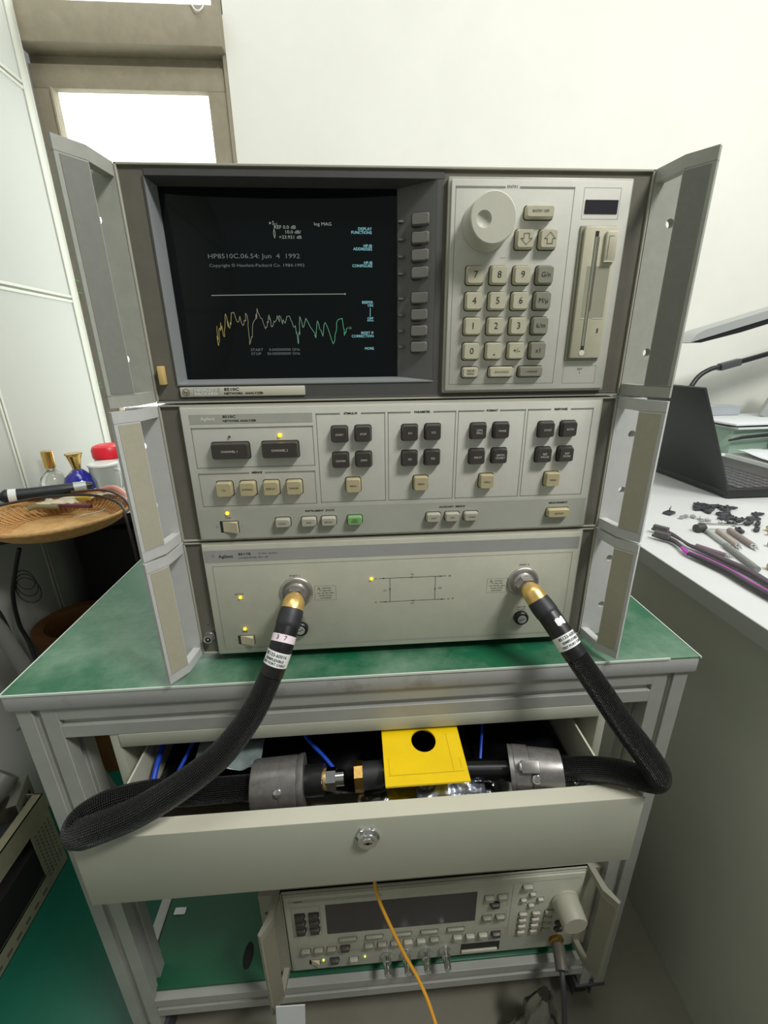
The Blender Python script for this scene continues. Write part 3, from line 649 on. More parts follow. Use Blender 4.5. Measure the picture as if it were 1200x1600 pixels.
for x_ in (.1090, .3517):
    g = G(); g.lathe([(0, .0082), (.004, .0080), (.0052, .0070)], (x_, -.004, .0300), (0, -1, 0), 32, 0); g.lathe([(.0045, .0050, 1), (.0058, .0048, 1)], (x_, -.004, .0300), (0, -1, 0), 32, 1)
    M_ = Matrix.Translation((x_, -.0100, .0300)) @ Matrix.Rotation(-.35, 4, 'Y'); g.add([M_ @ Vector(q) for q in ((-.0035, 0, -.0004), (.0035, 0, -.0004), (.0035, 0, .0004), (-.0035, 0, .0004))], [(0, 1, 2, 3)], 2)
    g.build('fuse_holder', [blackpl, silverm, ink], tst, smooth=30)
g = G(); g.lathe([(0, .0056), (.003, .0056), (.0032, .0050), (.009, .0050), (.0092, .0046)], (.0108, .0012, .0232), (0, -1, 0), 24, 0); g.lathe([(.0093, .0028, 1), (.0094, .0028, 1)], (.0108, .0012, .0232), (0, -1, 0), 20, 1); g.lathe([(.0093, .0013, 0), (.0098, .0010, 0)], (.0108, .0012, .0232), (0, -1, 0), 12, 0)
g.text('=', .0104, .0360, .001, .004, 1)
g.build('coaxial_jack', [steel, darkm], tst, smooth=30)
handles(tst, 0, W, D0 + .0, D1 - .0005, 0, handle_m, grip_m, [.0395, .0970])

# ---------------------------------------------------------------- aluminium cart
cart = thing('instrument_cart', 'aluminium profile cart with a green mat top, cream drawer and green lower shelf', 'cart', (.18, .25, FZ))
CX0, CX1, CY0, CY1 = -.1835, .5405, -.034, .560
TOPZ = -.0100
g = G(); g.box(CX0 - .006, CX1 + .006, CY0 - .004, CY1 + .006, -.0315, TOPZ - .0015, 0, .003); g.build('table_top', edgem, cart, smooth=40)
g = G(); g.box(CX0 - .0055, CX1 + .0055, CY0 - .0035, CY1 + .0055, TOPZ - .0016, TOPZ, 0)
for a, b in (((CX0 - .0058, CY0 - .0038), (CX1 - .030, CY0 - .0038)), ((CX1 + .0058, CY0 - .0038), (CX1 + .0058, CY1 + .0058)), ((CX0 - .0058, CY0 - .0038), (CX0 - .0058, CY1 + .0058))):
    g.box(min(a[0], b[0]) - .0006, max(a[0], b[0]) + .0006, min(a[1], b[1]) - .0006, max(a[1], b[1]) + .0006, TOPZ - .0018, TOPZ + .0006, 1)
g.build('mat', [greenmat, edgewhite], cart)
def profile(x, y, w=.040, s=.008, d=.005):
    h = w / 2; k = s / 2; P = []
    for (ax, ay, bx, by) in ((-1, -1, 1, 0), (1, -1, 0, 1), (1, 1, -1, 0), (-1, 1, 0, -1)):
        P.append((x + ax * h, y + ay * h)); nx_, ny_ = -by, bx  # inward normal of this edge
        mx, my = x + ax * h + bx * h, y + ay * h + by * h
        P += [(mx - bx * k, my - by * k), (mx - bx * k + nx_ * d, my - by * k + ny_ * d), (mx + bx * k + nx_ * d, my + by * k + ny_ * d), (mx + bx * k, my + by * k)]
    return P
def post(name, x, y, z0, z1, par): g = G(); g.prism(profile(x, y), z0, z1); return g.build(name, alum, par, smooth=20, bevel=.0006)
def rail(name, p0, p1, par):
    p0 = Vector(p0); p1 = Vector(p1); d = (p1 - p0).normalized(); s_ = Vector((0, 0, 1)).cross(d)
    M = Matrix(((s_.x, 0, d.x, p0.x), (s_.y, 0, d.y, p0.y), (s_.z, 1, d.z, p0.z), (0, 0, 0, 1)))
    g = G(); g.prism(profile(0, 0), 0, (p1 - p0).length, 0, M); return g.build(name, alum, par, smooth=20, bevel=.0006)
for x in (CX0 + .020, CX1 - .020):
    for y in (CY0 + .020, CY1 - .020): post('leg', x, y, -.640, -.0316, cart)
XI0, XI1 = CX0 + .040, CX1 - .040; YI0, YI1 = CY0 + .040, CY1 - .040
for z in (-.0520, -.590):
    for y in (CY0 + .020, CY1 - .020): rail('rail', (XI0, y, z), (XI1, y, z), cart)
    for x in (CX0 + .020, CX1 - .020): rail('rail', (x, YI0, z), (x, YI1, z), cart)
g = G(); g.box(XI0 - .02, XI1 + .02, CY0 + .010, CY1 - .01, -.5700, -.5650, 0, .001)
g2 = g; g2.build('lower_shelf', greenmat2, cart)
for x in (CX0 + .022, CX1 - .022):
    for y in (CY0 + .022, CY1 - .022):
        g = G(); g.box(x - .024, x + .024, y - .024, y + .024, -.645, -.640, 0, .001); g.cyl((x, y, -.645), (x, y, -.655), .012); g.box(x - .016, x - .013, y - .010, y + .032, -.700, -.652, 0, .001); g.box(x + .013, x + .016, y - .010, y + .032, -.700, -.652, 0, .001); g.box(x - .016, x + .016, y - .01, y + .02, -.657, -.652)
        ca = g.build('caster', greyblk, cart); g = G(); g.lathe([(-.011, .020), (-.010, .0245), (.010, .0245), (.011, .020)], (x, y + .018, -.6953), (1, 0, 0), 28); g.build('wheel', blackpl, ca)
# drawer housing
g = G(); HX0, HX1 = -.0990, .4550
g.box(HX0, HX0 + .010, -.033, .46, -.235, -.0725, 0, .001); g.box(HX1 - .010, HX1, -.033, .46, -.235, -.0725, 0, .001)
g.box(HX0, HX1, -.030, .46, -.0745, -.0722, 0); g.box(HX0 + .010, HX1 - .010, -.0345, -.0300, -.0895, -.0722, 0, .001); g.box(HX0, HX1, .45, .46, -.235, -.0725, 0)
g.build('drawer_housing', drawerm, cart, smooth=30)
g = G()
DX0, DX1, DY, DZ0, DZ1 = -.1000, .4500, -.1175, -.2020, -.1100
g.box(DX0, DX1, DY, DY + .0016, DZ0, DZ1, 0, .0004)
g.prism([(DX0, DY + .0002), (DX1, DY + .0002), (DX1 - .018, DY + .0165), (DX0 + .018, DY + .0165)], DZ1 - .0014, DZ1 + .0002, 1)
g.box(DX0, DX0 + .0016, DY + .0016, DY + .018, DZ0 + .0015, DZ1 - .002); g.box(DX1 - .0016, DX1, DY + .0016, DY + .018, DZ0 + .0015, DZ1 - .002); g.box(DX0, DX1, DY + .0016, DY + .018, DZ0, DZ0 + .0015)
g.box(DX0 + .02, DX1 - .02, DY + .015, DY + .0168, DZ0, DZ1, 1)
SX0, SX1 = -.0745, .4235
g.box(SX0, SX0 + .0022, DY + .0165, .36, -.196, -.1095, 1); g.box(SX1, SX1 + .0022, DY + .0165, .36, -.196, -.1095, 1)
g.box(SX0, SX1, .358, .36, -.196, -.1095, 1); g.box(SX0, SX1 + .002, DY + .016, .36, -.1975, -.196, 1)
g.box(SX0 - .012, SX0 - .001, -.03, .36, -.165, -.150, 2); g.box(SX1 + .003, SX1 + .014, -.03, .36, -.165, -.150, 2)
dr = g.build('drawer', [drawerm, drawerin, silverm], cart, smooth=30)
g = G(); lx, lz = .1735, -.1345
g.lathe([(0, .0118), (.002, .0118), (.0045, .0095), (.006, .0092)], (lx, DY, lz), (0, -1, 0), 32, 0); g.lathe([(.0058, .0062, 0), (.0068, .0060, 0)], (lx, DY, lz), (0, -1, 0), 24)
for a in (-.0056, .0056): g.box(lx + a - .0018, lx + a + .0018, DY - .004, DY, lz + .006, lz + .0135, 0, .0008)
yy = DY - .00695; g.rect(lx - .0042, lx + .0042, lz - .0006, lz + .0006, yy, 1); g.rect(lx - .0016, lx + .0016, lz - .0016, lz + .0016, yy, 1)
g.build('drawer_lock', [chrome, keyhole], dr, smooth=30)

# ---------------------------------------------------------------- port cables
def frame_at(path, s0):
    L = 0
    for i in range(1, len(path)):
        d = (path[i] - path[i - 1]).length
        if L + d >= s0: t = (path[i] - path[i - 1]).normalized(); return path[i - 1] + t * (s0 - L), t
        L += d
    return path[-1], (path[-1] - path[-2]).normalized()
def sub(path, a, b, step=.002):
    n = max(2, int((b - a) / step)); return [frame_at(path, a + (b - a) * i / n)[0] for i in range(n + 1)]
def plen(path): return sum((path[i] - path[i - 1]).length for i in range(1, len(path)))
CAMD = Vector((0, -.75, .66))
def wraptext(g, path, s0, r, t, size, m=0, dirf=CAMD, off=0.0, sgn=1):
    p, tt = frame_at(path, s0); n = (Vector(dirf) - tt * Vector(dirf).dot(tt)).normalized(); b = n.cross(tt) * sgn
    # letters advance round the sleeve; first line nearest the connector
    vs, fs = text_mesh(t, size, 'CENTER', .0001); out = []
    for v in vs:
        a = (v[0] + off) / r; out.append(p + tt * (-v[1] * sgn2(tt)) + (n * math.cos(a) + b * math.sin(a)) * r)
    g.add(out, fs, m)
def sgn2(t): return 1
def port_cable(label, P, rads, sleeve_r, house, end, seed):
    th = thing('test_port_cable', label, 'cable', P[0], 'test port cables')
    path, rr = spline(P, 14, rads); path = [Vector(p) for p in path]; L = plen(path)
    def seg(a, b, r, m, name, par=th, n=32, extra=None, step=.002, mats=None):
        g = G(); q = sub(path, a, b, step); k = len(q); R_ = [r(i / (k - 1)) if callable(r) else r for i in range(k)]
        g.sweep(q, R_, n, 0); 
        if extra: extra(g)
        return g.build(name, mats or [m, ink], par, smooth=40)
    nut = seg(0, .0160, lambda t: .0086 + .0022 * min(1, t * 2.2), gold, 'coupling_nut', n=16, step=.0012)
    b = seg(.0155, .0330, lambda t: .0112 + .0006 * min(1, t * 3) - (.0010 if t > .93 else 0), mat('sleeve_grip_%d' % seed, (40, 41, 46), .5), 'knurled_grip')
    seg(.0325, .0780, lambda t: .0112, blackrub, 'strain_relief')
    if seed == 1:
        def e1(g): wraptext(g, path, .0440, (.01155), '3   7', .0056, 1, off=.0)
        seg(.0405, .0475, .0114, pinklab, 'marker_band', extra=e1, mats=[pinklab, inkp])
    else:
        p_, t_ = frame_at(path, .043)
        g = G(); n_ = (Vector((.1, -.70, .75)) - t_ * Vector((.1, -.70, .75)).dot(t_)).normalized(); b_ = t_.cross(n_)
        vs = [];  NX, NY = 6, 3
        for j in range(NY):
            for i in range(NX): a_ = (-.5 + i / (NX - 1)) * .85; s_ = (-.5 + j / (NY - 1)) * (.007 + .0015 * math.sin(i * 2.1)); vs.append(p_ + t_ * s_ + (n_ * math.cos(a_) + b_ * math.sin(a_)) * .0116)
        g.add(vs, [(j * NX + i, j * NX + i + 1, (j + 1) * NX + i + 1, (j + 1) * NX + i) for j in range(NY - 1) for i in range(NX - 1)]); g.build('tape_scrap', whitelab, th)
    def e2(g):
        wraptext(g, path, .0580, (.01155), '85133-60016', .0042, 1); wraptext(g, path, .0620, (.01155), 'SEMIFLEXIBLE', .0032, 1); wraptext(g, path, .0655, (.01155), 'TEST PORT CABLE', .0030, 1)
    seg(.0550, .0680, .0114, whitelab, 'printed_band', extra=e2)
    # braid, up to the end housing
    g = G(); s0, s1 = .0760, house[0]; q = sub(path, s0, s1, .0018); R_ = []
    tot = []; acc = 0
    for i in range(len(path)): tot.append(acc); acc += (path[i + 1] - path[i]).length if i + 1 < len(path) else 0
    def rad_at(s_):
        for i in range(1, len(path)):
            if tot[i] >= s_: f = (s_ - tot[i - 1]) / max(1e-9, tot[i] - tot[i - 1]); return rr[i - 1] * (1 - f) + rr[i] * f
        return rr[-1]
    for i in range(len(q)): R_.append(rad_at(s0 + (s1 - s0) * i / (len(q) - 1)))
    def ridge(t, a):
        if seed != 1: return 1
        k = max(0, 1 - abs(t - .66) / .22); return 1 + .045 * k * math.sin(a * 9)
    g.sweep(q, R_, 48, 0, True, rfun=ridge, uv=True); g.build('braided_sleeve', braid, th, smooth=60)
    # housing
    h0, h1, hr = house; p0, t0 = frame_at(path, h0 - .002); p1, _ = frame_at(path, h1)
    ax = (p1 - p0).normalized(); LL = (p1 - p0).length; g = G()
    if seed == 1: g.lathe([(0, hr * .82), (0, hr * .96), (.003, hr), (LL * .52, hr), (LL * .52, hr * .985), (LL * .54, hr * .985), (LL * .54, hr), (LL * .84, hr), (LL * .86, hr * .97), (LL * .88, hr * 1.0), (LL - .003, hr * 1.04), (LL, hr * 1.04), (LL, hr * .5)], p0, ax, 48)
    else: g.lathe([(0, hr * .62), (0, hr * .76), (.004, hr * .80), (LL * .60, hr * .90), (LL * .60, hr * .88), (LL * .62, hr * .88), (LL * .62, hr * .95), (LL * .90, hr), (LL * .92, hr * .98), (LL, hr), (LL, hr * .5)], p0, ax, 48)
    ho = g.build('end_housing', castgrey, th, smooth=30)
    n_ = (Vector((0, -.55, -.45 if seed == 1 else .8)) - ax * Vector((0, -.55, -.45 if seed == 1 else .8)).dot(ax)).normalized(); b_ = ax.cross(n_)
    g = G(); c_ = p0 + ax * LL * .62 + n_ * (hr * .98); M = Matrix(((ax.x, b_.x, n_.x, c_.x), (ax.y, b_.y, n_.y, c_.y), (ax.z, b_.z, n_.z, c_.z), (0, 0, 0, 1)))
    g.box(-.009, .009, -.006, .006, -.003, .005, 0, .001, M=M); g.box(.0085, .0115, -.004, .004, -.003, .006, 0, .001, M=M); g.build('latch_block', castgrey, ho)
    n2 = (Vector((0, -.72, .45)) - ax * Vector((0, -.72, .45)).dot(ax)).normalized(); c_ = p0 + ax * LL * .53 + n2 * hr * .98
    g = G(); g.lathe([(0, .0042), (.002, .0042), (.0026, .0032)], c_, n2, 20); g.build('housing_screw', chrome, ho)
    # far end
    for (a, b2, r, m_, nm, n) in end: seg(a, b2, r, m_, nm, n=n)
    return th, path, L
PL = [(.1080, -.0200, .0752), (.1079, -.0310, .0745), (.1052, -.0400, .0666), (.1008, -.0510, .0548), (.0963, -.0600, .0428), (.0839, -.0730, .0160), (.0668, -.0870, -.0110), (.0398, -.1010, -.0380), (.0073, -.1120, -.0570), (-.0292, -.1200, -.0745), (-.0648, -.1250, -.0850), (-.0860, -.1200, -.0960), (-.0890, -.1080, -.0950), (-.0700, -.0960, -.0930), (-.0380, -.0840, -.0990), (-.0050, -.0750, -.1120), (.0300, -.0665, -.1220), (.0561, -.0620, -.1265), (.0900, -.0600, -.1270), (.1200, -.0610, -.1245), (.1380, -.0620, -.1230), (.1700, -.0630, -.1210)]
RL = [.009, .009, .010, .0106, .0106, .0110, .0116, .0124, .0128, .0130, .0130, .0128, .0126, .0124, .0124, .0124, .0124, .0124, .0124, .012, .012, .012]
pthL = [Vector(p) for p in spline(PL, 14)]
def s_at_x(path, X, frm=.35):
    L = 0
    for i in range(1, len(path)):
        L += (path[i] - path[i - 1]).length
        if L > frm * plen(path) and ((path[i].x >= X) if path[-1].x > path[len(path) // 2].x else (path[i].x <= X)): return L
    return L
hs = s_at_x(pthL, .0560, .65); e0 = s_at_x(pthL, .1060, .8)
LLn = plen(pthL)
cl, pL, _ = port_cable('black braided cable on the left port, looped over the drawer corner', PL, RL, .0104, (hs, e0, .0262), [(e0, e0 + .021, .0155, blackrub, 'end_sleeve', 32), (e0 + .0205, e0 + .0235, .0105, gold, 'gold_ring', 24), (e0 + .023, e0 + .034, .0112, chrome, 'hex_nut', 6), (e0 + .0335, e0 + .0425, .0078, chrome, 'connector_barrel', 24)], 1)
PR = [(.3502, -.0200, .0750), (.3524, -.0270, .0730), (.3577, -.0350, .0652), (.3635, -.0450, .0575), (.3714, -.0570, .0456), (.3808, -.0700, .0306), (.3999, -.0880, .0025), (.4225, -.1030, -.0310), (.4400, -.1130, -.0540), (.4530, -.1180, -.0740), (.4570, -.1150, -.0890), (.4460, -.1080, -.0935), (.4250, -.0990, -.0945), (.4050, -.0910, -.0990), (.3822, -.0830, -.1080), (.3512, -.0745, -.1150), (.3041, -.0690, -.1180), (.2500, -.0650, -.1190), (.2217, -.0640, -.1190), (.1900, -.0632, -.1200), (.1620, -.0630, -.1215)]
RR_ = [.009, .009, .010, .0106, .0106, .0108, .0114, .0118, .0122, .0124, .0124, .0122, .0120, .0118, .0116, .0114, .0114, .0114, .0112, .011, .011]
pthR = [Vector(p) for p in spline(PR, 14)]
hs = s_at_x(pthR, .3790, .5); e0 = s_at_x(pthR, .3300, .55); eA = s_at_x(pthR, .2050, .6)
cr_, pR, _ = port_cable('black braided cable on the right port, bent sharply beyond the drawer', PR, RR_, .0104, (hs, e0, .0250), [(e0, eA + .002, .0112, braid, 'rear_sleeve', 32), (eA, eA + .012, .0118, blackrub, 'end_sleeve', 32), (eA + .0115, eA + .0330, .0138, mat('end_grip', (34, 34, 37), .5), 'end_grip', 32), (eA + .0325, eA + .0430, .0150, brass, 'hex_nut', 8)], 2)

# ---------------------------------------------------------------- in the drawer
def sheet(name, x0, x1, y0, y1, z, amp, m, nx=40, ny=24, sc=18, seed=0, par=None, edge=0.0, thick=0.0):
    from mathutils import noise
    g = G(); vs = []
    for j in range(ny + 1):
        for i in range(nx + 1):
            x = x0 + (x1 - x0) * i / nx; y = y0 + (y1 - y0) * j / ny
            q = Vector((x * sc + seed, y * sc, seed * 1.7)); h = noise.fractal(q, 1.0, 2.2, 4)
            r = abs(noise.noise(q * 1.7)); vs.append((x + edge * noise.noise(q * .7 + Vector((9, 0, 0))), y + edge * noise.noise(q * .7), z + amp * (h + 1.2 * (.4 - r))))
    g.add(vs, [(j * (nx + 1) + i, j * (nx + 1) + i + 1, (j + 1) * (nx + 1) + i + 1, (j + 1) * (nx + 1) + i) for j in range(ny) for i in range(nx)])
    o = g.build(name, m, par, smooth=60)
    if thick: md = o.modifiers.new('solid', 'SOLIDIFY'); md.thickness = thick
    return o
tag(sheet('black_bag', -.070, .419, -.055, .35, -.160, .010, blackbag, 60, 40, 14, 2, thick=.001), 'crumpled black bag lining the inside of the open drawer', 'bag')
o = sheet('plastic_bag', .165, .412, -.099, -.045, -.130, .009, film, 80, 24, 30, 5); tag(o, 'crumpled clear plastic bag along the front edge of the drawer', 'bag')
for v in o.data.vertices: v.co.z = min(v.co.z, -.1165 + max(0, v.co.x - .28) * .05)
o = sheet('plastic_bag', -.02, .055, -.040, .03, -.125, .005, mat('cloudy_film', (120, 134, 132), .25, spec=.8), 24, 20, 26, 8, thick=.0008); tag(o, 'cloudy grey plastic bag behind the left end housing in the drawer', 'bag')
o = sheet('foil_pouch', .225, .300, -.099, -.070, -.128, .008, mat('silver_foil', (214, 222, 236), .18, .9), 30, 16, 34, 4, thick=.0005); tag(o, 'shiny silver foil pouch just in front of the yellow sleeve', 'pouch')
# yellow sleeve with a round hole, lying on the cable ends
g = G(); cx, cy = .2360, -.0570; n = 48; M = Matrix.Translation((0, 0, -.0985)) @ Matrix.Rotation(0, 4, 'X')
x0, x1, y0, y1 = .1930, .2790, -.0960, -.0200
for k, zz in ((0, 0.0), (1, .0022)):
    out = []; inn = []
    for i in range(n):
        a = 2 * math.pi * i / n; c_, s_ = math.cos(a), math.sin(a); cxx, cyy = .2385, -.0465
        kx = (x1 - cxx) / c_ if c_ > 1e-6 else (x0 - cxx) / c_ if c_ < -1e-6 else 9; ky = (y1 - cyy) / s_ if s_ > 1e-6 else (y0 - cyy) / s_ if s_ < -1e-6 else 9
        kk = min(kx, ky); out.append((cxx + c_ * kk, cyy + s_ * kk)); inn.append((cxx + .0135 * c_, cyy + .0145 * s_))
    for cu in ((x0, y0), (x1, y0), (x0, y1), (x1, y1)):
        i = min(range(n), key=lambda i: (out[i][0] - cu[0]) ** 2 + (out[i][1] - cu[1]) ** 2); out[i] = cu
    if k == 0: O0, I0 = out, inn
    f = lambda P, z: [(p[0], p[1], -.0995 + z + (p[1] - y0) * .06) for p in P]
    g.add(f(out, zz) + f(inn, zz), [((i, (i + 1) % n, n + (i + 1) % n, n + i) if k else (n + i, n + (i + 1) % n, (i + 1) % n, i)) for i in range(n)])
g.add(f(O0, 0) + f(O0, .0022), [(i, (i + 1) % n, n + (i + 1) % n, n + i) for i in range(n)]); g.add(f(I0, 0) + f(I0, .0022), [(n + i, n + (i + 1) % n, (i + 1) % n, i) for i in range(n)])
zt = lambda y: -.0995 + .0022 + (y - y0) * .06
for (a, b, c_, d) in ((x0 + .004, x1 - .004, y0 + .0105, y0 + .0112), (x1 - .0148, x1 - .0143, y0 + .012, y1 - .02), (x1 - .0062, x1 - .0057, y0 + .014, y0 + .026), (x0 + .005, x0 + .0055, y0 + .012, y0 + .030), (x0 + .005, x0 + .007, y0 + .012, y0 + .0125)):
    g.add([(a, c_, zt(c_) + .0002), (b, c_, zt(c_) + .0002), (b, d, zt(d) + .0002), (a, d, zt(d) + .0002)], [(0, 1, 2, 3)], 1)
o = g.build('disc_sleeve', [yellowm, mat('yellow_groove', (188, 152, 6), .5)], None, smooth=30, bevel=0); tag(o, 'flat yellow plastic sleeve with a round hole, lying across the drawer front', 'sleeve')
g = G(); g.box(.196, .262, -.0965, -.060, -.1480, -.1440, 0, .001); g.box(.2150, .2185, -.0990, -.0965, -.1480, -.1350, 0); o = g.build('tray', yellowm); tag(o, 'second yellow plastic piece under the flat yellow sleeve', 'tray')
blues = [([(-.070, .12, -.12), (-.064, .03, -.118), (-.062, -.02, -.125), (-.060, -.060, -.145)], 'blue cable along the left wall of the drawer', .0030),
         ([(-.030, .14, -.115), (-.020, .05, -.118), (-.030, .0, -.125), (-.045, -.045, -.145)], 'blue cable just right of the one along the drawer wall', .0022),
         ([(.060, .16, -.105), (.075, .06, -.112), (.100, .0, -.120), (.128, -.030, -.130), (.145, -.045, -.142)], 'blue cable curving towards the brass nut in the drawer', .0022),
         ([(.295, .14, -.108), (.292, .04, -.114), (.286, -.01, -.122), (.282, -.045, -.140)], 'blue cable right beside the yellow sleeve', .0018),
         ([(.340, .14, -.108), (.330, .04, -.112), (.318, -.005, -.122), (.305, -.045, -.140)], 'blue cable slanting towards the right end housing', .0018)]
for P, lab, r in blues:
    g = G(); g.sweep(spline(P, 10), r, 10); tag(g.build('blue_cable', bluew), lab, 'cable', 'blue cables in the drawer')
g = G(); g.sweep(spline([(.176, -.010, -.240), (.1780, -.045, -.262), (.1796, -.0686, -.2841), (.1840, -.0740, -.3100), (.1938, -.0820, -.3361), (.2120, -.0980, -.3720), (.2290, -.1120, -.4000), (.2420, -.1300, -.4250), (.2560, -.1600, -.4700), (.2650, -.20, -.56), (.262, -.21, -.66), (.240, -.16, -.7165), (.16, -.06, -.7178)], 10), .0021, 12)
tag(g.build('fibre_cable', orangew), 'orange fibre cable hanging from under the drawer', 'cable')

# ---------------------------------------------------------------- lower instrument
E0, E1 = -.5460, -.3700; EX = .0530; EW = .4270; EY = -.025
low = thing('signal_generator', 'signal generator on the lower green shelf of the cart', 'test instrument', (EX + EW / 2, EY, E0))
g = G(); g.box(EX, EX + EW, EY + .0012, EY + .02, E0, E1, 0); rimring(g, EX, EX + EW, E0, E1, EY - .0008, .0016, .004, 1); g.build('front_frame', [frame_md, rim], low)
cabinet(low, EX, EW, E0, E1, EY, feet=.0155)
yf = EY - .004
g = G(); g.box(.0575, .4752, yf, EY + .0015, -.5410, -.3755, 0, .0012); g.box(.0560, .4772, EY - .002, EY + .0015, -.5425, -.3735, 1, .001)
y = yf - .0002
g.rect(.0610, .4735, -.5385, -.5050, y, 2)
g.rect(.0640, .1900, -.3870, -.3815, y, 2); g.text('Agilent', .0760, -.3842, y - .0001, .0042, 4, bold=.0001)
g.rect(.1120, .3227, -.4597, -.3955, y - .0001, 5)
g.outline(.0655, .1045, -.4600, -.3960, y, .0004, 3, gap=(.074, .096)); g.outline(.0690, .3700, -.5010, -.4830, y, .0003, 3); g.outline(.3330, .3680, -.4330, -.4030, y, .0003, 3); g.outline(.3330, .3680, -.4640, -.4420, y, .0003, 3)
g.rect(.3790, .4700, -.3850, -.3845, y, 3); g.rect(.373, .3734, -.500, -.386, y, 3)
for x, t in ((.085, 'INSTRUMENT STATE'),): g.text(t, x, -.3965, y, .0022, 3)
g.rect(.3050, .3634, -.5345, -.5130, y - .0002, 6); g.box(.3060, .3600, yf - .0030, yf, -.5335, -.5270, 0, .0008)
g.rect(.0840, .0843, -.5240, -.5175, y - .0001, 4)
g.build('front_panel', [face2, rim, band, printline, printblack, mat('display_window', (52, 50, 54), .25), keyhole], low, smooth=30)
def lk(x, z, w, h, m, p=.0055): key(low, x, z, w, h, yf, p, m, name='key', rr=.0015)
for x in (.0766, .0955):
    for z in (-.4142, -.4293, -.4449): lk(x, z, .0135, .0095, key_dark)
for x in (.1398, .1775, .2184, .2566, .2951): lk(x, -.4742, .0250, .0062, key_grey, .004)
for i, x in enumerate((.0795, .0979, .1163, .1354, .1696, .1886, .2074, .2263, .2452, .2643, .2986, .3172, .3361, .3556)): lk(x, -.4930, .0130, .0082, key_grey if i in (0, 1, 2, 4, 5, 6, 9) else key_dark if i in (3, 13) else key_lgrey)
for x, z, m_ in ((.3399, -.4101, key_lgrey), (.3586, -.4101, key_lgrey), (.3490, -.4250, key_dark), (.3393, -.4541, key_grey), (.3587, -.4542, key_grey)): lk(x, z, .0130, .0082, m_)
lk(.3933, -.3928, .0140, .0078, key_lgrey)
for x, z in ((.4025, -.4108), (.3903, -.4223), (.4150, -.4237), (.4025, -.4350)): lk(x, z, .0088, .0068, key_lgrey, .004)
for r_ in range(4):
    for c_ in range(4):
        if c_ == 3 and r_ < 2: continue
        lk(.3928 + .0191 * c_, -.4544 - .0137 * r_, .0120, .0080, key_dark if c_ == 3 else key_lgrey, .004)
lk(.1191, -.5198, .0125, .0078, key_dark); lk(.1468, -.5225, .0125, .0078, key_lgrey)
led(low, .1031, -.5189, yf, ledg, .0013); led(low, .1631, -.5195, yf, ledg, .0011); rocker(low, .0905, -.5225, yf, .014, .009)
g = G(); g.lathe([(0, .0200), (.003, .0200), (.004, .0185), (.030, .0175), (.032, .0160)], (.4520, yf, -.4300), (0, -1, 0), 48); g.build('rotary_knob', mat('knob_grey', (170, 168, 152), .5), low, smooth=35)
for x in (.1952, .2239, .2521, .2814):
    g = G(); g.lathe([(0, .0085), (.003, .0085), (.004, .0062), (.010, .0060), (.011, .0048), (.024, .0048), (.025, .0030)], (x, yf, -.5207), (0, -1, 0), 24); g.build('bnc_connector', chrome, low, smooth=30)
g = G(); g.lathe([(0, .0115), (.004, .0115), (.006, .0085), (.010, .0080)], (.4495, yf, -.5215), (0, -1, 0), 8); g.build('output_connector', brass, low, smooth=25)
handles(low, EX, EW, E0, E1, EY, mat('handle_lower', (150, 148, 132), .5, var=.04, scale=80), mat('grip_lower', (136, 134, 116), .55), [E0 + .0377, E1 - .0378])
th = thing('output_cable', 'thin cable plugged into the gold connector of the lower signal generator', 'cable', (.449, -.035, -.5215))
g = G(); P = spline([(.4495, -.0370, -.5215), (.4470, -.0500, -.5225), (.4440, -.0640, -.5260)], 6); g.sweep(P, .0088, 20); g.build('plug', mat('plug_grey', (96, 92, 84), .45), th)
g = G(); g.sweep(spline([(.4440, -.0640, -.5260), (.4415, -.0740, -.5330), (.4420, -.0800, -.5480), (.4450, -.0830, -.5750), (.4500, -.0840, -.6200), (.4600, -.0700, -.7000)], 8), .0038, 12); g.build('cable_jacket', greyblk, th)
g = G(); 
def bagpts():
    vs = []; n1, n2 = 22, 18
    from mathutils import noise
    for j in range(n2 + 1):
        for i in range(n1):
            a = 2 * math.pi * i / n1; t = j / n2; rx = .010 + .030 * t; ry = .008 + .020 * t
            q = Vector((math.cos(a) * 2, math.sin(a) * 2, t * 3)); h = 1 + .55 * noise.noise(q * 1.4)
            vs.append((.426 - .006 * t + rx * h * math.cos(a), -.062 + ry * h * math.sin(a), -.585 - .125 * t))
    return vs, [(j * n1 + i, j * n1 + (i + 1) % n1, (j + 1) * n1 + (i + 1) % n1, (j + 1) * n1 + i) for j in range(n2) for i in range(n1)]
vs, fs = bagpts(); g.add(vs, fs); tag(g.build('plastic_bag', mat('smoky_film', (70, 70, 68), .22, trans=.35, alpha=.8, spec=.8), None, smooth=70), 'dark smoky plastic bag hanging below the lower right handle', 'bag')
g = G(); g.box(.0450, .0830, -.0825, -.0815, -.600, -.4985, 0, M=Matrix.Translation((.064,-.082,-.5)) @ Matrix.Rotation(.06,4,'Y') @ Matrix.Translation((-.064,.082,.5))); o = g.build('paper_card', paperm); tag(o, 'white paper card hanging under the lower left handle', 'paper')

# ---------------------------------------------------------------- right desk
RD = .0100
desk = thing('desk', 'white topped desk with grey side panel along the right of the photo', 'desk', (1.4, .2, FZ))
g = G(); g.box(.632, 2.3, -.9, 1.045, RD - .024, RD, 0, .0015); g.build('desk_top', deskm, desk)
g = G(); g.box(.6312, .6322, -.9, 1.045, RD - .0235, RD - .0008, 0); g.build('edge_band', deskedge, desk)
g = G(); g.box(.690, .708, -.86, 1.03, FZ, RD - .024, 0, .001); g.build('side_panel', deskside, desk)
g = G(); g.box(2.2, 2.218, -.86, 1.03, FZ, RD - .024, 0, .001); g.box(.708, 2.2, .96, .975, FZ + .1, RD - .024); g.build('frame_panel', deskside, desk)
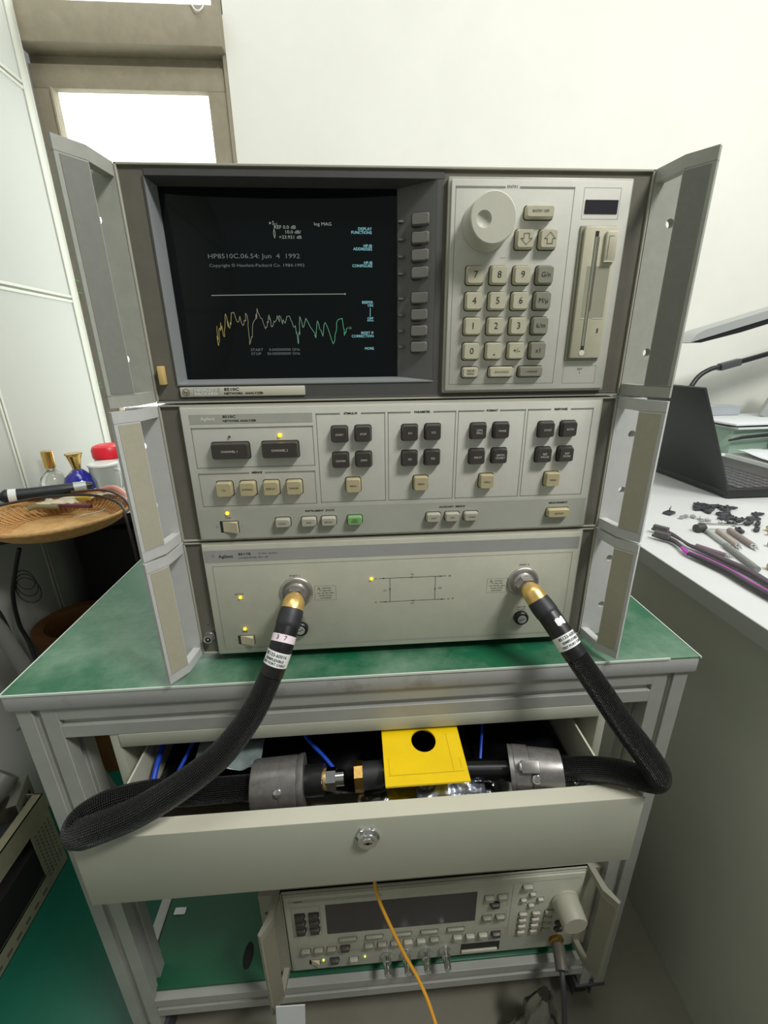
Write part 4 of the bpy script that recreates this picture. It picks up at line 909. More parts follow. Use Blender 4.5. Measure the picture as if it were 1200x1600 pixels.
# laptop, opened towards the right
lap = thing('laptop', 'open black laptop on the white desk, seen from behind its screen', 'laptop', (1.08, .60, RD))
LY0, LY1, LXH = .419, .760, .958
g = G(); g.box(LXH, 1.205, LY0, LY1, RD + .002, RD + .020, 0, .003); g.box(1.118, 1.20, LY0 + .004, LY1 - .004, RD + .0195, RD + .0204, 1, .0003); g.build('base', [laptopm, laptopdk], lap)
lw = .238; th_ = math.radians(116); dx, dz = math.cos(th_), math.sin(th_)
M = Matrix(((dx, 0, -dz, LXH + .004), (0, 1, 0, 0), (dz, 0, dx, RD + .018), (0, 0, 0, 1)))
g = G(); g.box(0, lw, LY0, LY1, 0, .006, 0, .002, M=M); g.box(.008, lw - .008, LY0 + .008, LY1 - .008, -.0006, .0, 1, M=M); g.build('lid', [laptopm, keyhole], lap)
g = G()
for r_ in range(6):
    for c_ in range(15):
        y0_ = LY0 + .012 + c_ * .0212; x0_ = LXH + .030 + r_ * .0205
        g.box(x0_, x0_ + .0170, y0_, y0_ + .0175, RD + .0195, RD + .0220, 0, .0012, seg=1)
g.build('keyboard', mat('keycap_grey', (72, 72, 74), .35), lap)
g = G(); g.box(LXH + .026, LXH + .154, LY0 + .008, LY0 + .333, RD + .0198, RD + .0203, 0); g.build('keyboard_tray', keyhole, lap)
# lamp behind the laptop
lamp = thing('desk_lamp', 'black and silver LED desk lamp with gooseneck behind the laptop', 'lamp', (1.06, .78, RD))
g = G(); g.lathe([(0, .05), (.012, .05), (.016, .045)], (1.05, .83, RD), (0, 0, 1), 32); g.build('base', blackpl, lamp)
g = G(); g.sweep(spline([(1.05, .82, RD + .014), (1.052, .80, .10), (1.0723, .75, .195), (1.0975, .75, .2412), (1.1283, .75, .262), (1.157, .75, .268)], 10), .0062, 14); g.build('gooseneck', blackpl, lamp)
def orbox(g, a, b, w_, h_, m=0, r=.002):
    a = Vector(a); b = Vector(b); t = (b - a).normalized(); s_ = Vector((0, 0, 1)).cross(t).normalized(); u_ = t.cross(s_)
    M = Matrix(((t.x, s_.x, u_.x, a.x), (t.y, s_.y, u_.y, a.y), (t.z, s_.z, u_.z, a.z), (0, 0, 0, 1))); g.box(0, (b - a).length, -w_ / 2, w_ / 2, -h_ / 2, h_ / 2, m, r, M=M)
g = G(); orbox(g, (1.152, .75, .2665), (1.205, .75, .2800), .018, .018); g.build('joint', mat('joint_grey', (70, 74, 76), .45), lamp)
g = G(); orbox(g, (1.204, .75, .2795), (1.78, .75, .430), .012, .012); g.cyl((1.78, .74, .43), (1.78, .80, .43), .018); orbox(g, (1.78, .79, .43), (1.60, .79, .485), .012, .012); g.build('arm', blackpl, lamp)
g = G(); a = Vector((1.032, .75, .3290)); b = Vector((1.66, .78, .4990)); t = (b - a).normalized(); s_ = Vector((0, 0, 1)).cross(t).normalized(); u_ = t.cross(s_)
M = Matrix(((t.x, u_.x, s_.x, a.x), (t.y, u_.y, s_.y, a.y), (t.z, u_.z, s_.z, a.z), (0, 0, 0, 1)))
g.prism([(0, 0), (.045, .000), (.62, .0), (.62, .020), (.040, .020), (.018, .0145)], -.03, .03, 0, M); g.prism([(.004, -.0002), (.60, -.0002), (.60, -.012), (.14, -.014), (.03, -.009)], -.026, .026, 1, M)
g.build('lamp_head', [silverm, blackpl], lamp, smooth=30)
# things behind the laptop
def boxthing(name, lab, cat, x0, x1, y0, y1, z0, z1, m, r=.001, rot=0, group=None):
    g = G(); cx_, cy_ = (x0 + x1) / 2, (y0 + y1) / 2; M = Matrix.Translation((cx_, cy_, 0)) @ Matrix.Rotation(math.radians(rot), 4, 'Z') @ Matrix.Translation((-cx_, -cy_, 0)); g.box(x0, x1, y0, y1, z0, z1, 0, r, M=M); return tag(g.build(name, m), lab, cat, group)
boxthing('white_board', 'flat white board on the desk right of the laptop palm rest', 'board', 1.240, 1.75, .30, .76, RD, .030, deskm)
boxthing('equipment_case', 'pale green case under the papers behind the laptop', 'case', 1.285, 1.62, .80, 1.0, RD, .092, mat('pale_green_case', (150, 176, 158), .5))
for i, (z, m_, rt_, lab) in enumerate(((.0925, paperm, 2, 'lowest white sheet pile on the pale green case'), (.0985, blackpl, -3, 'black folder between the white papers on the pale green case'), (.1045, paperm, 4, 'topmost white sheet pile on the pale green case'))):
    boxthing('paper_stack' if i != 1 else 'folder', lab, 'paper' if i != 1 else 'folder', 1.280 - .01 * i, 1.66 + .01 * i, .79, .99, z, z + .0055, m_, .0005, rt_)
boxthing('box', 'pale grey flat box standing on the papers against the wall', 'box', 1.31, 1.43, .95, 1.0, .1105, .1400, mat('pale_grey_box', (188, 194, 198), .5), .002, 3)
g = G(); M = Matrix.Translation((1.452, .90, .1115)) @ Matrix.Rotation(math.radians(14), 4, 'Y') @ Matrix.Rotation(math.radians(8), 4, 'X'); g.box(0, .20, 0, .018, .001, .17, 0, .008, M=M); tag(g.build('tablet', silverm), 'silver rounded tablet leaning at the right edge behind the papers', 'tablet')
o = sheet('loose_papers', 1.19, 1.42, .765, .80, .02, .002, paperm, 12, 6, 12, 3); tag(o, 'crumpled white papers lying in front of the pale green case', 'paper')
o = sheet('loose_papers', 1.245, 1.50, .56, .755, .040, .007, paperm, 24, 20, 9, 6, thick=.0006); tag(o, 'loose white papers spread on the flat white board', 'paper')
boxthing('orange_box', 'small orange brown packet on the papers at the right edge', 'packet', 1.40, 1.48, .765, .795, .050, .078, mat('orange_packet', (176, 112, 50), .5), .004, 8)
g = G(); g.sweep([(1.262, .782, .062), (1.30, .781, .070), (1.50, .778, .086)], [.003, .005, .006], 12); tag(g.build('pen', blackpl), 'black pen lying over the packet behind the laptop', 'pen')

# toothbrushes
def brush(P, rad, head0, head1, lab, mats, split):
    t_ = thing('toothbrush', lab, 'toothbrush', (P[4][0], P[4][1], RD), 'toothbrushes on the desk')
    path, rr = spline(P, 10, rad); g = G(); g.sweep(path, rr, 16, 0, flat=.72, up=(0, 0, 1)); g.build('handle', mats[0], t_)
    if split:
        g = G(); k = int(len(path) * .34); k2 = int(len(path) * .47); g.sweep(path[k:k2], [r * 1.16 for r in rr[k:k2]], 16, 0, flat=.74, up=(0, 0, 1)); g.sweep([p + Vector((.0012, 0, .0026)) for p in path[k2:-2]], [r * .38 for r in rr[k2:-2]], 12); g.build('grip', mats[1], t_)
    g = G(); a = Vector(head0); b = Vector(head1); d = (b - a); s_ = Vector((0, 0, 1)).cross(d).normalized()
    for i in range(9):
        for j in range(4):
            c = a + d * (.04 + .92 * i / 8) + s_ * (j - 1.5) * .0026; g.cyl(c + Vector((0, 0, .001)), c + Vector((0, 0, .0095)) - s_ * .001, .0011, .0009, 6)
    g.build('bristles', greyrub, t_)
zc = RD + .0062
brush([(.6865, .2620, zc), (.6960, .2500, zc), (.7030, .2360, zc), (.7020, .2080, zc), (.7006, .1889, zc), (.7068, .1691, zc), (.7128, .1296, zc), (.7177, .1003, zc), (.7150, .0658, zc), (.7120, .0300, zc)], [.0030, .0052, .0045, .0026, .0036, .0052, .0058, .0060, .0055, .003], (.6870, .2590, zc), (.7005, .2400, zc), 'dark grey toothbrush, the farther of the pair on the white desk', (mat('brush_dark', (74, 66, 74), .35), purplem), False)
brush([(.6690, .2350, zc), (.6800, .2215, zc), (.6868, .2060, zc), (.6820, .1820, zc), (.6775, .1620, zc), (.6830, .1391, zc), (.6890, .1028, zc), (.6880, .0655, zc), (.6884, .0392, zc), (.6870, .0100, zc)], [.0030, .0054, .0046, .0026, .0040, .0062, .0058, .0058, .0062, .003], (.6705, .2320, zc), (.6840, .2140, zc), 'black toothbrush with purple grip, nearer the desk edge', (mat('brush_black', (58, 54, 60), .35), purplem), True)
# rods, strip, adapters
def rod(name, a, b, r, m, lab, tip=True, group=None, cat='tool'):
    t_ = thing(name, lab, cat, (a[0], a[1], RD), group); a = Vector((a[0], a[1], RD + r)); b = Vector((b[0], b[1], RD + r)); d = (b - a)
    g = G(); g.sweep([a, a + d * .8], r, 14); g.build('barrel', m, t_)
    if tip: g = G(); g.sweep([a + d * .79, a + d * .86, a + d * .861, a + d * .93, a + d * .931, a + d], [r * .9, r * .9, r * .55, r * .55, r * .2, r * .15], 12); g.build('tip', chrome, t_)
rod('adapter_rod', (.7775, .2490), (.7570, .1650), .0042, mat('rod_silver_grey', (170, 172, 170), .4), 'silver grey rod with pin tip, leftmost of three by the shiny strip', group='rods on the desk')
rod('adapter_rod', (.7970, .2480), (.7740, .1720), .0042, taupe, 'beige rod with pin tip, middle of three by the shiny strip', group='rods on the desk')
rod('adapter_rod', (.8160, .2460), (.7960, .1660), .0048, mat('rod_taupe', (140, 128, 124), .5), 'brown grey rod with pin tip, rightmost of three by the shiny strip', group='rods on the desk')
rod('adapter_rod', (.7120, .1900), (.7340, .1420), .0042, mat('rod_purple_grey', (120, 100, 112), .45), 'purple grey rod with pin tip beside the farther toothbrush', group='rods on the desk')
rod('grey_stick', (.7600, .1880), (.7320, .0850), .0045, mat('stick_grey', (130, 132, 130), .5), 'plain grey stick crossing towards the toothbrush handle', tip=False, cat='stick')
g = G(); g.lathe([(0, .0072), (.016, .0072)], (.7600, .2530, RD + .0073), (1, .1, 0), 20); tag(g.build('rubber_plug', mat('plug_olive', (62, 62, 54), .5)), 'short dark olive cylinder at the left end of the shiny strip', 'plug')
g = G(); orbox(g, (.770, .2620, RD + .0120), (.842, .2480, RD + .0120), .0065, .0012, 0, .0003); tag(g.build('metal_strip', chrome), 'shiny flat metal strip laid across the three rods', 'strip')
# black scraps
SC = [(.8722, .3845), (.8477, .3587), (.8744, .3684), (.8684, .3506), (.8926, .3697), (.8972, .3598), (.8881, .3367), (.9152, .3611), (.9362, .3202), (.9087, .2981), (.8674, .3243), (.8764, .3206), (.8558, .3034), (.8704, .3019), (.8785, .2931), (.8822, .2797), (.8939, .2734), (.8480, .2805), (.8362, .2473), (.8692, .2488), (.8600, .3700), (.8560, .3480), (.9020, .3480), (.8640, .3120)]
rs = random.Random(11)
for i, (x, yq) in enumerate(SC):
    g = G(); M = Matrix.Translation((x, yq, RD + .0035)) @ Matrix.Rotation(rs.uniform(0, 6.28), 4, 'Z') @ Matrix.Rotation(rs.uniform(-.25, .25), 4, 'X')
    l_, w_ = rs.uniform(.0075, .0115), rs.uniform(.0035, .0055); h_ = .0022
    g.box(-l_, l_, -w_, w_, -h_, h_, 0, .0008, M=M); g.box(-l_ - .004, -l_ + .001, -w_ * .5, w_ * .5, -h_ * .7, h_ * .7, 0, .0005, M=M); g.cyl(M @ Vector((l_ * .4, 0, h_)), M @ Vector((l_ * .4, 0, h_ + .0022)), w_ * .5, w_ * .4, 10)
    tag(g.build('plastic_clip', greyblk), 'small dark grey plastic clip in the scattered heap in front of the laptop', 'clip', 'plastic clips in the scattered heap')
g = G(); x, yq = .7781, .3449; M = Matrix.Translation((x, yq, RD)) @ Matrix.Rotation(.5, 4, 'Z'); g.box(-.011, .011, -.007, .007, 0, .005, 0, .001, M=M); g.cyl(M @ Vector((0, 0, .005)), M @ Vector((.003, 0, .016)), .0006, None, 6, 0); g.cyl(M @ Vector((.002, .001, .005)), M @ Vector((.0, .001, .013)), .0006, None, 6, 0); tag(g.build('component', greyblk), 'lone dark component with upright pins, left of the clip heap', 'component')
for i, (x, yq) in enumerate([(.7777, .3139), (.7990, .3240), (.8060, .3130), (.8129, .3010), (.8230, .2953), (.8190, .3060), (.8300, .2860)]):
    g = G(); a = rs.uniform(0, 6.28); d = Vector((math.cos(a), math.sin(a), 0)); g.lathe([(0, .0022), (.004, .0022), (.004, .0036), (.008, .0036), (.008, .0018), (.012, .0016)], (x, yq, RD + .0037), d, 12); tag(g.build('coax_adapter', silverm), 'tiny silver coaxial adapter on the desk left of the clip heap', 'adapter', 'tiny adapters left of the clips')
for nm, x, yq, m_, lab in (('red_cap', .870, .228, redm, 'red cap at the right edge of the photo, far one of the two'), ('red_cap', .830, .186, mat('dull_red', (150, 70, 80), .5), 'dull red cap at the right edge of the photo, near one'), ('brass_adapter', .758, .112, brass, 'brass adapter at the right edge beside the grey stick'), ('gold_adapter', .885, .247, goldcap, 'gold adapter at the right edge beyond the red cap')):
    g = G(); g.lathe([(0, .004), (.004, .0055), (.009, .0055), (.009, .0035), (.014, .0035)], (x, yq, RD + .0056), (.8, -.5, 0), 16); tag(g.build(nm, m_), lab, 'cap' if 'cap' in nm else 'adapter')

# ---------------------------------------------------------------- left desk
LD = -.0200
ld = thing('side_table', 'small white table by the partition with a dark front edge, under the basket', 'table', (-.44, .75, FZ))
g = G(); g.prism([(-.598, .42), (-.47, .47), (-.28, .585), (-.20, .62), (-.20, 1.04), (-.598, 1.04)], LD - .022, LD); g.build('table_top', deskm, ld)
g = G(); orbox(g, (-.598, .4185, LD - .0115), (-.47, .4685, LD - .0115), .002, .022); orbox(g, (-.47, .4685, LD - .0115), (-.28, .5835, LD - .0115), .002, .022); g.build('edge_band', blackpl, ld)
for x, yq in ((-.22, .66), (-.22, 1.0), (-.58, 1.0)): g = G(); g.cyl((x, yq, FZ), (x, yq, LD - .022), .016); g.build('leg', silverm, ld)
# basket
bk = thing('wicker_basket', 'round shallow wicker basket at the left edge, holding small tools', 'basket', (-.44, .48, LD))
bcx, bcy = -.437, .478
g = G(); ri = []
for k in range(13):
    t = k / 12; r = .092 + .040 * t; z = LD + .003 + .026 * t ** 1.6; n = 96
    g.sweep([(bcx + (r + .0008 * math.sin(i * 24 * math.pi / 48 * 2 + k * math.pi)) * math.cos(2 * math.pi * i / n), bcy + r * math.sin(2 * math.pi * i / n), z + .0006 * math.sin(i * math.pi + k * math.pi)) for i in range(n + 1)], .0019, 6, 0, False)
g.build('woven_side', wicker, bk)
g = G()
for i in range(72):
    a = 2 * math.pi * i / 72; P = [(bcx + r * math.cos(a + o_), bcy + r * math.sin(a + o_), z) for r, z, o_ in ((.085, LD + .006, 0), (.100, LD + .0095, .02), (.116, LD + .018, .04), (.131, LD + .031, .06))]; g.sweep(spline(P, 4), .0013, 6)
g.build('ribs', wicker, bk)
g = G(); n = 120; R = .1345; g.sweep([(bcx + R * math.cos(2 * math.pi * i / n), bcy + R * math.sin(2 * math.pi * i / n), LD + .0330) for i in range(n + 1)], [.0042 + .0006 * math.sin(i * 1.3) for i in range(n + 1)], 10, 0, False); g.build('rim', wicker, bk)
g = G(); n = 48; vs = [(bcx, bcy, LD + .0030)]
for j, r in enumerate((.03, .06, .094)):
    for i in range(n): a = 2 * math.pi * i / n + j * .1; vs.append((bcx + r * math.cos(a), bcy + r * math.sin(a), LD + .0030 + .0012 * ((i + j) % 2)))
fs = [(0, 1 + i, 1 + (i + 1) % n) for i in range(n)]
for j in range(2): fs += [(1 + j * n + i, 1 + (j + 1) * n + i, 1 + (j + 1) * n + (i + 1) % n, 1 + j * n + (i + 1) % n) for i in range(n)]
g.add(vs, fs); g.build('woven_bottom', wicker2, bk, smooth=5)
# black handheld device
dv = thing('handheld_probe', 'black handheld probe with a white label, lying across the back of the basket', 'probe', (-.52, .57, .03))
g = G(); P = [Vector((-.5880, .5300, .0300)), Vector((-.5800, .5350, .0300)), Vector((-.5450, .5550, .0280)), Vector((-.5000, .5800, .0280)), Vector((-.4550, .6050, .0300)), Vector((-.4400, .6130, .0310))]; g.sweep(P, [.008, .0155, .0145, .0135, .0110, .006], 24); g.build('body', mat('probe_black', (24, 30, 34), .35), dv)
g = G(); d = (P[2] - P[1]).normalized(); g.sweep([P[1] + d * .006, P[1] + d * .020], [.0158, .0152], 24, 0, False); g.build('label_band', whitelab, dv)
g = G(); d = (P[4] - P[3]).normalized(); g.sweep([P[4] - d * .020, P[4] + d * .004], [.0128, .0112], 24, 0); g.build('silver_end', silverm, dv)
g = G(); g.sweep(spline([(-.5880, .5300, .0300), (-.5950, .50, .028), (-.5930, .46, .02)], 6), .0025, 8); g.build('lead', blackpl, dv)
for nm, P, r, m_, lab, cat in (
    ('loop_cable', [(-.5800, .4900, .0220), (-.5439, .5150, .0240), (-.5058, .5350, .0260), (-.4356, .5400, .0280), (-.3810, .5280, .0270), (-.3200, .4850, .0220), (-.2950, .4500, .0050), (-.2800, .4300, -.0700), (-.275, .43, -.20)], .0028, mat('cable_brown_black', (44, 34, 32), .4), 'dark thin cable arching over the basket rim, nearer one', 'cable'),
    ('loop_cable', [(-.4484, .5450, .0330), (-.3835, .5450, .0360), (-.3296, .5080, .0340), (-.2900, .4650, .0200), (-.2700, .4450, -.0500), (-.265, .44, -.18)], .0028, mat('cable_brown', (74, 52, 46), .4), 'brownish thin cable arching over the basket rim, farther one', 'cable'),
    ('purple_stick', [(-.4800, .5200, .0120), (-.3900, .5060, .0120)], .0042, mat('plum', (90, 40, 62), .4), 'plum coloured stick lying in the basket', 'stick'),
    ('yellow_tube', [(-.4700, .5600, .0160), (-.4200, .5560, .0160)], .0060, mat('pale_yellow', (216, 190, 84), .5), 'pale yellow tube lying in the basket', 'tube'),
    ('olive_clip', [(-.5150, .5000, .0120), (-.5000, .5060, .0150), (-.4600, .5100, .0120)], .0052, mat('olive', (120, 116, 84), .5), 'olive grey clip in the basket left of the plum stick', 'clip'),
    ('wire_piece', [(-.4020, .4620, .0020), (-.3850, .4700, .0050), (-.3720, .4900, .0030), (-.3640, .5060, .0040)], .0014, silverm, 'short silver wire on the right side of the basket bottom', 'wire'),
    ('pink_cable', [(-.4050, .5850, .0250), (-.3700, .5700, .0320), (-.3300, .5350, .0220), (-.3180, .5080, .0180)], .0070, mat('pink_cable', (206, 142, 130), .45), 'salmon pink tube on the right rear rim of the basket', 'tube')):
    g = G(); g.sweep(spline(P, 8), r, 12); tag(g.build(nm, m_), lab, cat)
o = sheet('cream_cloth', -.515, -.440, .525, .565, .012, .006, mat('cream_cloth', (214, 204, 176), .8), 16, 12, 30, 3, thick=.003); tag(o, 'crumpled cream cloth between the probe and the basket bottom', 'cloth')
o = sheet('clear_wrap', -.450, -.36, .575, .64, .010, .008, mat('clear_wrap', (214, 212, 196), .3, alpha=.7), 16, 12, 30, 9, thick=.001); tag(o, 'clear plastic wrap behind the right side of the basket', 'wrap')
# bottles
bt = thing('perfume_bottle', 'clear perfume bottle with pale gold cap against the partition', 'bottle', (-.560, .665, LD))
g = G(); g.lathe([(0, .020), (.002, .0265), (.040, .0270), (.058, .0255), (.070, .016), (.076, .009), (.082, .009)], (-.560, .665, LD), (0, 0, 1), 32); g.build('bottle_body', mat('clear_glass_pale', (236, 236, 228), .06, trans=.85, ior=1.35), bt)
g = G(); g.lathe([(0, .0115), (.040, .0120), (.041, .0105)], (-.560, .665, LD + .0815), (0, 0, 1), 28); g.build('cap', goldcap, bt)
bt = thing('perfume_bottle', 'cobalt blue ribbed perfume bottle with flared gold cap', 'bottle', (-.500, .665, LD))
g = G(); n = 40; g.lathe([(0, .020), (.006, .027), (.022, .0345), (.040, .0345), (.058, .028), (.070, .016), (.076, .010)], (-.500, .665, LD), (0, 0, 1), n)
bv = [Vector(v) for v in g.v]; g.v = [tuple(Vector((-.5 + (v.x + .5) * (1 + .04 * math.sin(9 * math.atan2(v.y - .665, v.x + .5) + v.z * 160)), .665 + (v.y - .665) * (1 + .04 * math.sin(9 * math.atan2(v.y - .665, v.x + .5) + v.z * 160)), v.z))) for v in bv]; g.build('bottle_body', bluem, bt)
g = G(); g.lathe([(0, .0085), (.010, .0100), (.024, .0130), (.034, .0160), (.038, .0185), (.040, .0185), (.040, .012)], (-.500, .665, LD + .0755), (0, 0, 1), 16); g.build('cap', goldcap, bt, smooth=10)
jr = thing('jar', 'white jar with a round red lid, farthest of the bottles', 'jar', (-.470, .760, LD))
g = G(); g.lathe([(0, .030), (.003, .034), (.075, .036), (.085, .034)], (-.470, .760, LD), (0, 0, 1), 36); g.build('jar_body', mat('jar_white', (226, 228, 222), .3), jr)
g = G(); g.lathe([(0, .0365), (.004, .038), (.022, .038), (.030, .034), (.034, .024), (.035, .0)], (-.470, .760, LD + .0845), (0, 0, 1), 36, caps=False); g.build('lid', redm, jr)
cp = thing('plastic_cup', 'clear plastic cup with handle in front of the red lidded jar', 'cup', (-.452, .690, LD))
g = G(); g.lathe([(0, .026), (.002, .0285), (.080, .032), (.080, .0300), (.004, .0265), (.003, .0)], (-.452, .690, LD), (0, 0, 1), 36, caps=False); g.build('cup_body', mat('cup_clear', (232, 236, 232), .15, trans=.7, ior=1.2), cp)
g = G(); g.lathe([(0, .0335), (.004, .0335), (.006, .030), (.006, .0)], (-.452, .690, LD + .0795), (0, 0, 1), 36, caps=False); g.build('lid', mat('lid_white', (224, 228, 224), .3), cp)
g = G(); g.sweep(spline([(-.424, .683, LD + .070), (-.406, .676, LD + .066), (-.402, .674, LD + .040), (-.412, .678, LD + .016), (-.425, .682, LD + .014)], 8), .0032, 10); g.build('handle', mat('cup_handle', (226, 230, 228), .2, trans=.4), cp)
for i, (x, yq, r, lab) in enumerate(((-.430, .840, .045, 'white dish stack at the far end of the side table'), (-.375, .700, .030, 'small white dish beside the clear plastic cup'))):
    g = G(); 
    for k in range(3 if i == 0 else 1): g.lathe([(0, r * .6), (.003, r * .7), (.010, r), (.012, r)], (x, yq, LD + .010 * k), (0, 0, 1), 32)
    tag(g.build('dish', mat('dish_white_%d' % i, (222, 222, 214), .4)), lab, 'dish')
g = G(); g.box(-.425, -.34, .735, .80, LD, LD + .006, 0, .002); tag(g.build('notebook', blackpl), 'thin black notebook between the dishes', 'notebook')
o = sheet('crumpled_tissue', -.365, -.305, .615, .675, .0, .012, mat('tissue', (232, 222, 222), .8), 16, 14, 30, 14, thick=.001); tag(o, 'crumpled pinkish white tissue at the table corner', 'tissue')
# green wires by the upper left handle
for P, lab in (([(-.612, 1.0195, .500), (-.604, 1.024, .515), (-.592, 1.026, .515), (-.585, 1.026, .498), (-.592, 1.026, .485), (-.606, 1.0215, .49)], 'green wire loop on the partition end beside the top left handle, upper of two'), ([(-.612, 1.0195, .240), (-.600, 1.024, .237), (-.585, 1.026, .237), (-.585, 1.026, .228), (-.600, 1.024, .225), (-.612, 1.0195, .226)], 'green wire loop on the partition end near the foot of the top left handle')):
    g = G(); g.sweep(spline(P, 8), .0018, 8); tag(g.build('green_wire', mat('wire_green', (90, 168, 100), .4)), lab, 'wire')

# under the side table
tub = thing('tub', 'round brown tub standing on the floor behind the cart', 'tub', (-.500, .535, FZ))
g = G(); g.lathe([(0, .045), (.30, .050), (.36, .080), (.44 - .012, .092), (.44, .094), (.44, .070), (.42, .066), (.30, .064), (.30, .0)], (-.498, .530, FZ), (0, 0, 1), 48, caps=False); g.build('tub_body', browntub, tub)
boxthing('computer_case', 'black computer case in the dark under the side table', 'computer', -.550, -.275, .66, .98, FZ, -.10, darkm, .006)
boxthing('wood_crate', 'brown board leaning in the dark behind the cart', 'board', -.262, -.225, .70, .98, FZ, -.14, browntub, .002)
for P, r, lab in (([(-.4968, .425, -.045), (-.515, .422, -.09), (-.5345, .42, -.1458), (-.5414, .42, -.2144), (-.5341, .42, -.2628), (-.515, .40, -.33), (-.47, .36, -.45)], .0040, 'thick black cable hanging below the basket'), ([(-.560, .36, -.06), (-.530, .355, -.11), (-.5093, .35, -.1475), (-.5027, .35, -.2057), (-.4941, .35, -.2824), (-.46, .33, -.42)], .0042, 'black cable at the left edge below the basket')):
    g = G(); g.sweep(spline(P, 8), r, 10); tag(g.build('hanging_cable', blackpl), lab, 'cable', 'cables hanging below the basket')
g = G(); g.sweep([(-.560, .30, .06 - .0), (-.474, .30, -.1506), (-.4537, .30, -.2362), (-.38, .30, -.52), (-.33, .30, FZ + .014)], .0125, 20); tag(g.build('grey_pole', mat('pole_grey', (112, 114, 108), .5)), 'grey pole slanting down beside the cart at left', 'pole')
for k in range(3):
    g = G(); n = 30; r = .018 + .003 * k; g.sweep([(-.505 + r * math.cos(2 * math.pi * i / n), .425, -.115 - .012 * k + r * 1.2 * math.sin(2 * math.pi * i / n)) for i in range(n + 1)], .0011, 6, 0, False); tag(g.build('wire_coil', blackpl), 'thin black wire loop beside the thick hanging cable', 'wire', 'thin wire loops by the hanging cable')

# green floor mat with the opened chassis
g = G(); g.box(-.98, -.2200, -1.0, .56, FZ, FZ + .003, 0, .001); tag(g.build('floor_mat', mat('green_floor_mat', (10, 92, 72), .4, var=.12, scale=4)), 'dark green mat on the floor left of the cart', 'mat')
ch = thing('open_chassis', 'open olive grey equipment chassis on the green floor mat, full of parts', 'chassis', (-.68, -.05, FZ))
cz0 = FZ + .003; X1 = -.480; X0 = -.90; Y0, Y1 = -.38, .272
g = G()
for X, s_ in ((X1, -1), (X0, 1)):
    g.box(X, X + s_ * .0016, Y0, Y1, cz0, cz0 + .040); g.box(X, X + s_ * .0016, Y0, Y1, -.566, -.518); g.box(X, X + s_ * .018, Y0, Y1, -.520, -.518); g.box(X, X + s_ * .012, Y0, Y1, cz0 + .038, cz0 + .040); g.box(X, X + s_ * .0016, Y1 - .055, Y1, cz0 + .04, -.566); g.box(X, X + s_ * .0016, Y0, Y0 + .03, cz0 + .04, -.566)
g.box(X0 + .002, X1 - .002, Y1 - .002, Y1, cz0, -.518); g.box(X0, X1, Y0, Y0 + .002, cz0, -.518); g.box(X0, X1, Y0, Y1, cz0, cz0 + .002)
g.build('frame', chassism, ch)
g = G()
for j in range(5):
    for k in range(12): g.box(X1 - .0002, X1 + .0004, Y1 - .048 + .009 * j, Y1 - .044 + .009 * j, -.690 + .010 * k, -.686 + .010 * k)
for k in range(22): g.box(X1 - .0002, X1 + .0004, Y1 - .075 - .024 * k, Y1 - .063 - .024 * k, cz0 + .012, cz0 + .018)
g.build('vent_slots', alum_slot, ch)
g = G(); g.box(X0 + .004, X1 - .002, Y0 + .004, Y1 - .004, cz0 + .003, -.600); g.build('board_stack', darkm, ch)
g = G(); M = Matrix.Translation((-.512, .268, -.550)) @ Matrix.Rotation(.35, 4, 'Z'); g.box(-.0012, .0012, -.036, .036, .0, .052, 0, .001, M=M); g.box(-.016, .0012, -.036, .036, .050, .052, 0, .0005, M=M)
for a in (-.016, .016): g.box(.0013, .0018, a - .003, a + .003, .012, .028, 1, M=M)
g.build('bracket', [mat('bracket_steel', (126, 128, 114), .5), keyhole], ch)
g = G(); g.sweep([(-.600, .150, -.520), (-.545, .255, -.475), (-.535, .275, -.462)], [.028, .028, .024], 28); g.build('fan_duct', mat('duct_grey', (120, 122, 114), .45), ch)
g = G(); g.box(-.560, -.500, .20, .24, -.600, -.55, 0, .003); g.box(-.60, -.55, .06, .16, -.600, -.56, 0, .003); g.box(-.58, -.53, -.05, .03, -.60, -.555, 0, .003); g.build('module', greyblk, ch)
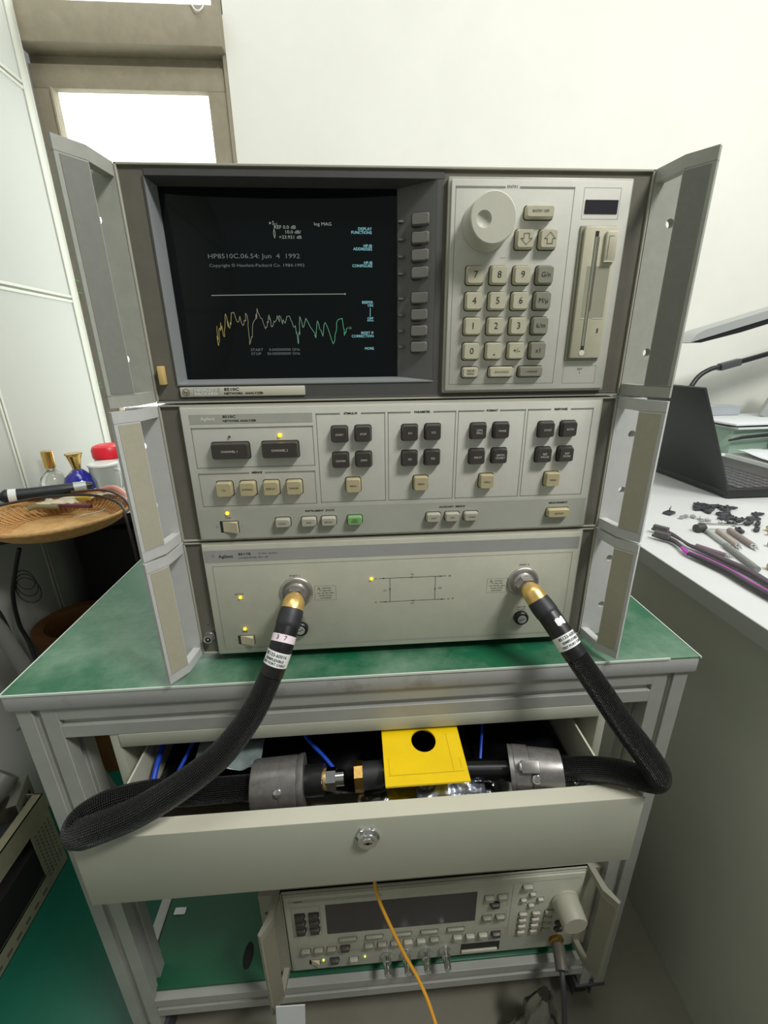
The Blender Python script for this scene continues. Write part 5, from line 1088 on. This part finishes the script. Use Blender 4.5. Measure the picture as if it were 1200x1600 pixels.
for P in ([(-.56, .10, -.58), (-.53, .16, -.53), (-.50, .20, -.56)], [(-.60, .0, -.57), (-.55, .06, -.53), (-.50, .12, -.565)], [(-.58, .24, -.56), (-.55, .20, -.52), (-.52, .15, -.57)]):
    g = G(); g.sweep(spline(P, 8), .0035, 8); g.build('wire', blackpl, ch)
# second layer of kit stacked behind
jk = thing('rack_module', 'grey sheet metal rack module with a white plug, behind the open chassis', 'equipment', (-.62, .42, FZ))
g = G(); g.box(-.86, -.610, .31, .55, FZ + .003, -.49, 0, .003); g.build('case', mat('module_dark', (52, 54, 52), .5), jk)
g = G(); orbox(g, (-.640, .312, -.470), (-.600, .420, -.470), .020, .006); g.build('rail', mat('rail_grey', (130, 132, 124), .5), jk)
g = G(); g.box(-.628, -.604, .330, .350, -.470, -.448, 0, .003); g.build('plug', paperm, jk)
g = G(); g.box(-.70, -.67, .36, .50, -.49, -.43, 0, .006); g.build('cover', mat('module_cover', (40, 42, 44), .5), jk)

rw = random.Random(5)
for k in range(6):
    x0_, y0_ = -.66, .345 + .028 * k
    P = [(x0_ + .012 * j + rw.uniform(-.004, .004), y0_ + rw.uniform(-.008, .008), -.43 + .05 * math.sin(j * 1.3 + k) + .012 * k) for j in range(5)]; P = [(x0_ - .012, y0_, -.4865)] + P + [(x0_ + .056, y0_, -.4865)]
    g = G(); g.sweep(spline(P, 8), .0028, 8); tag(g.build('tangled_cable', blackpl), 'black cable in the tangle on top of the rack module behind the chassis', 'cable', 'tangled cables on the rack module')

g = G(); g.lathe([(0, .009), (.0006, .0085)], (0, 0, 0), (0, 0, 1), 24); g.v = [(-0.0175 + v[0] * .85, 0.0057 + v[1] * 1.9, -.5649 + v[2]) for v in g.v]; tag(g.build('hole_disc', darkm), 'small black oval patch marking the cable hole in the green lower shelf of the cart', 'patch')  # flat dark oval laid on the shelf in place of a real hole
o = sheet('plastic_scrap', -0.153, -0.135, 0.067, 0.077, -.5640, .0012, paperm, 8, 6, 60, 2); tag(o, 'tiny white scrap on the green lower shelf of the cart', 'scrap')
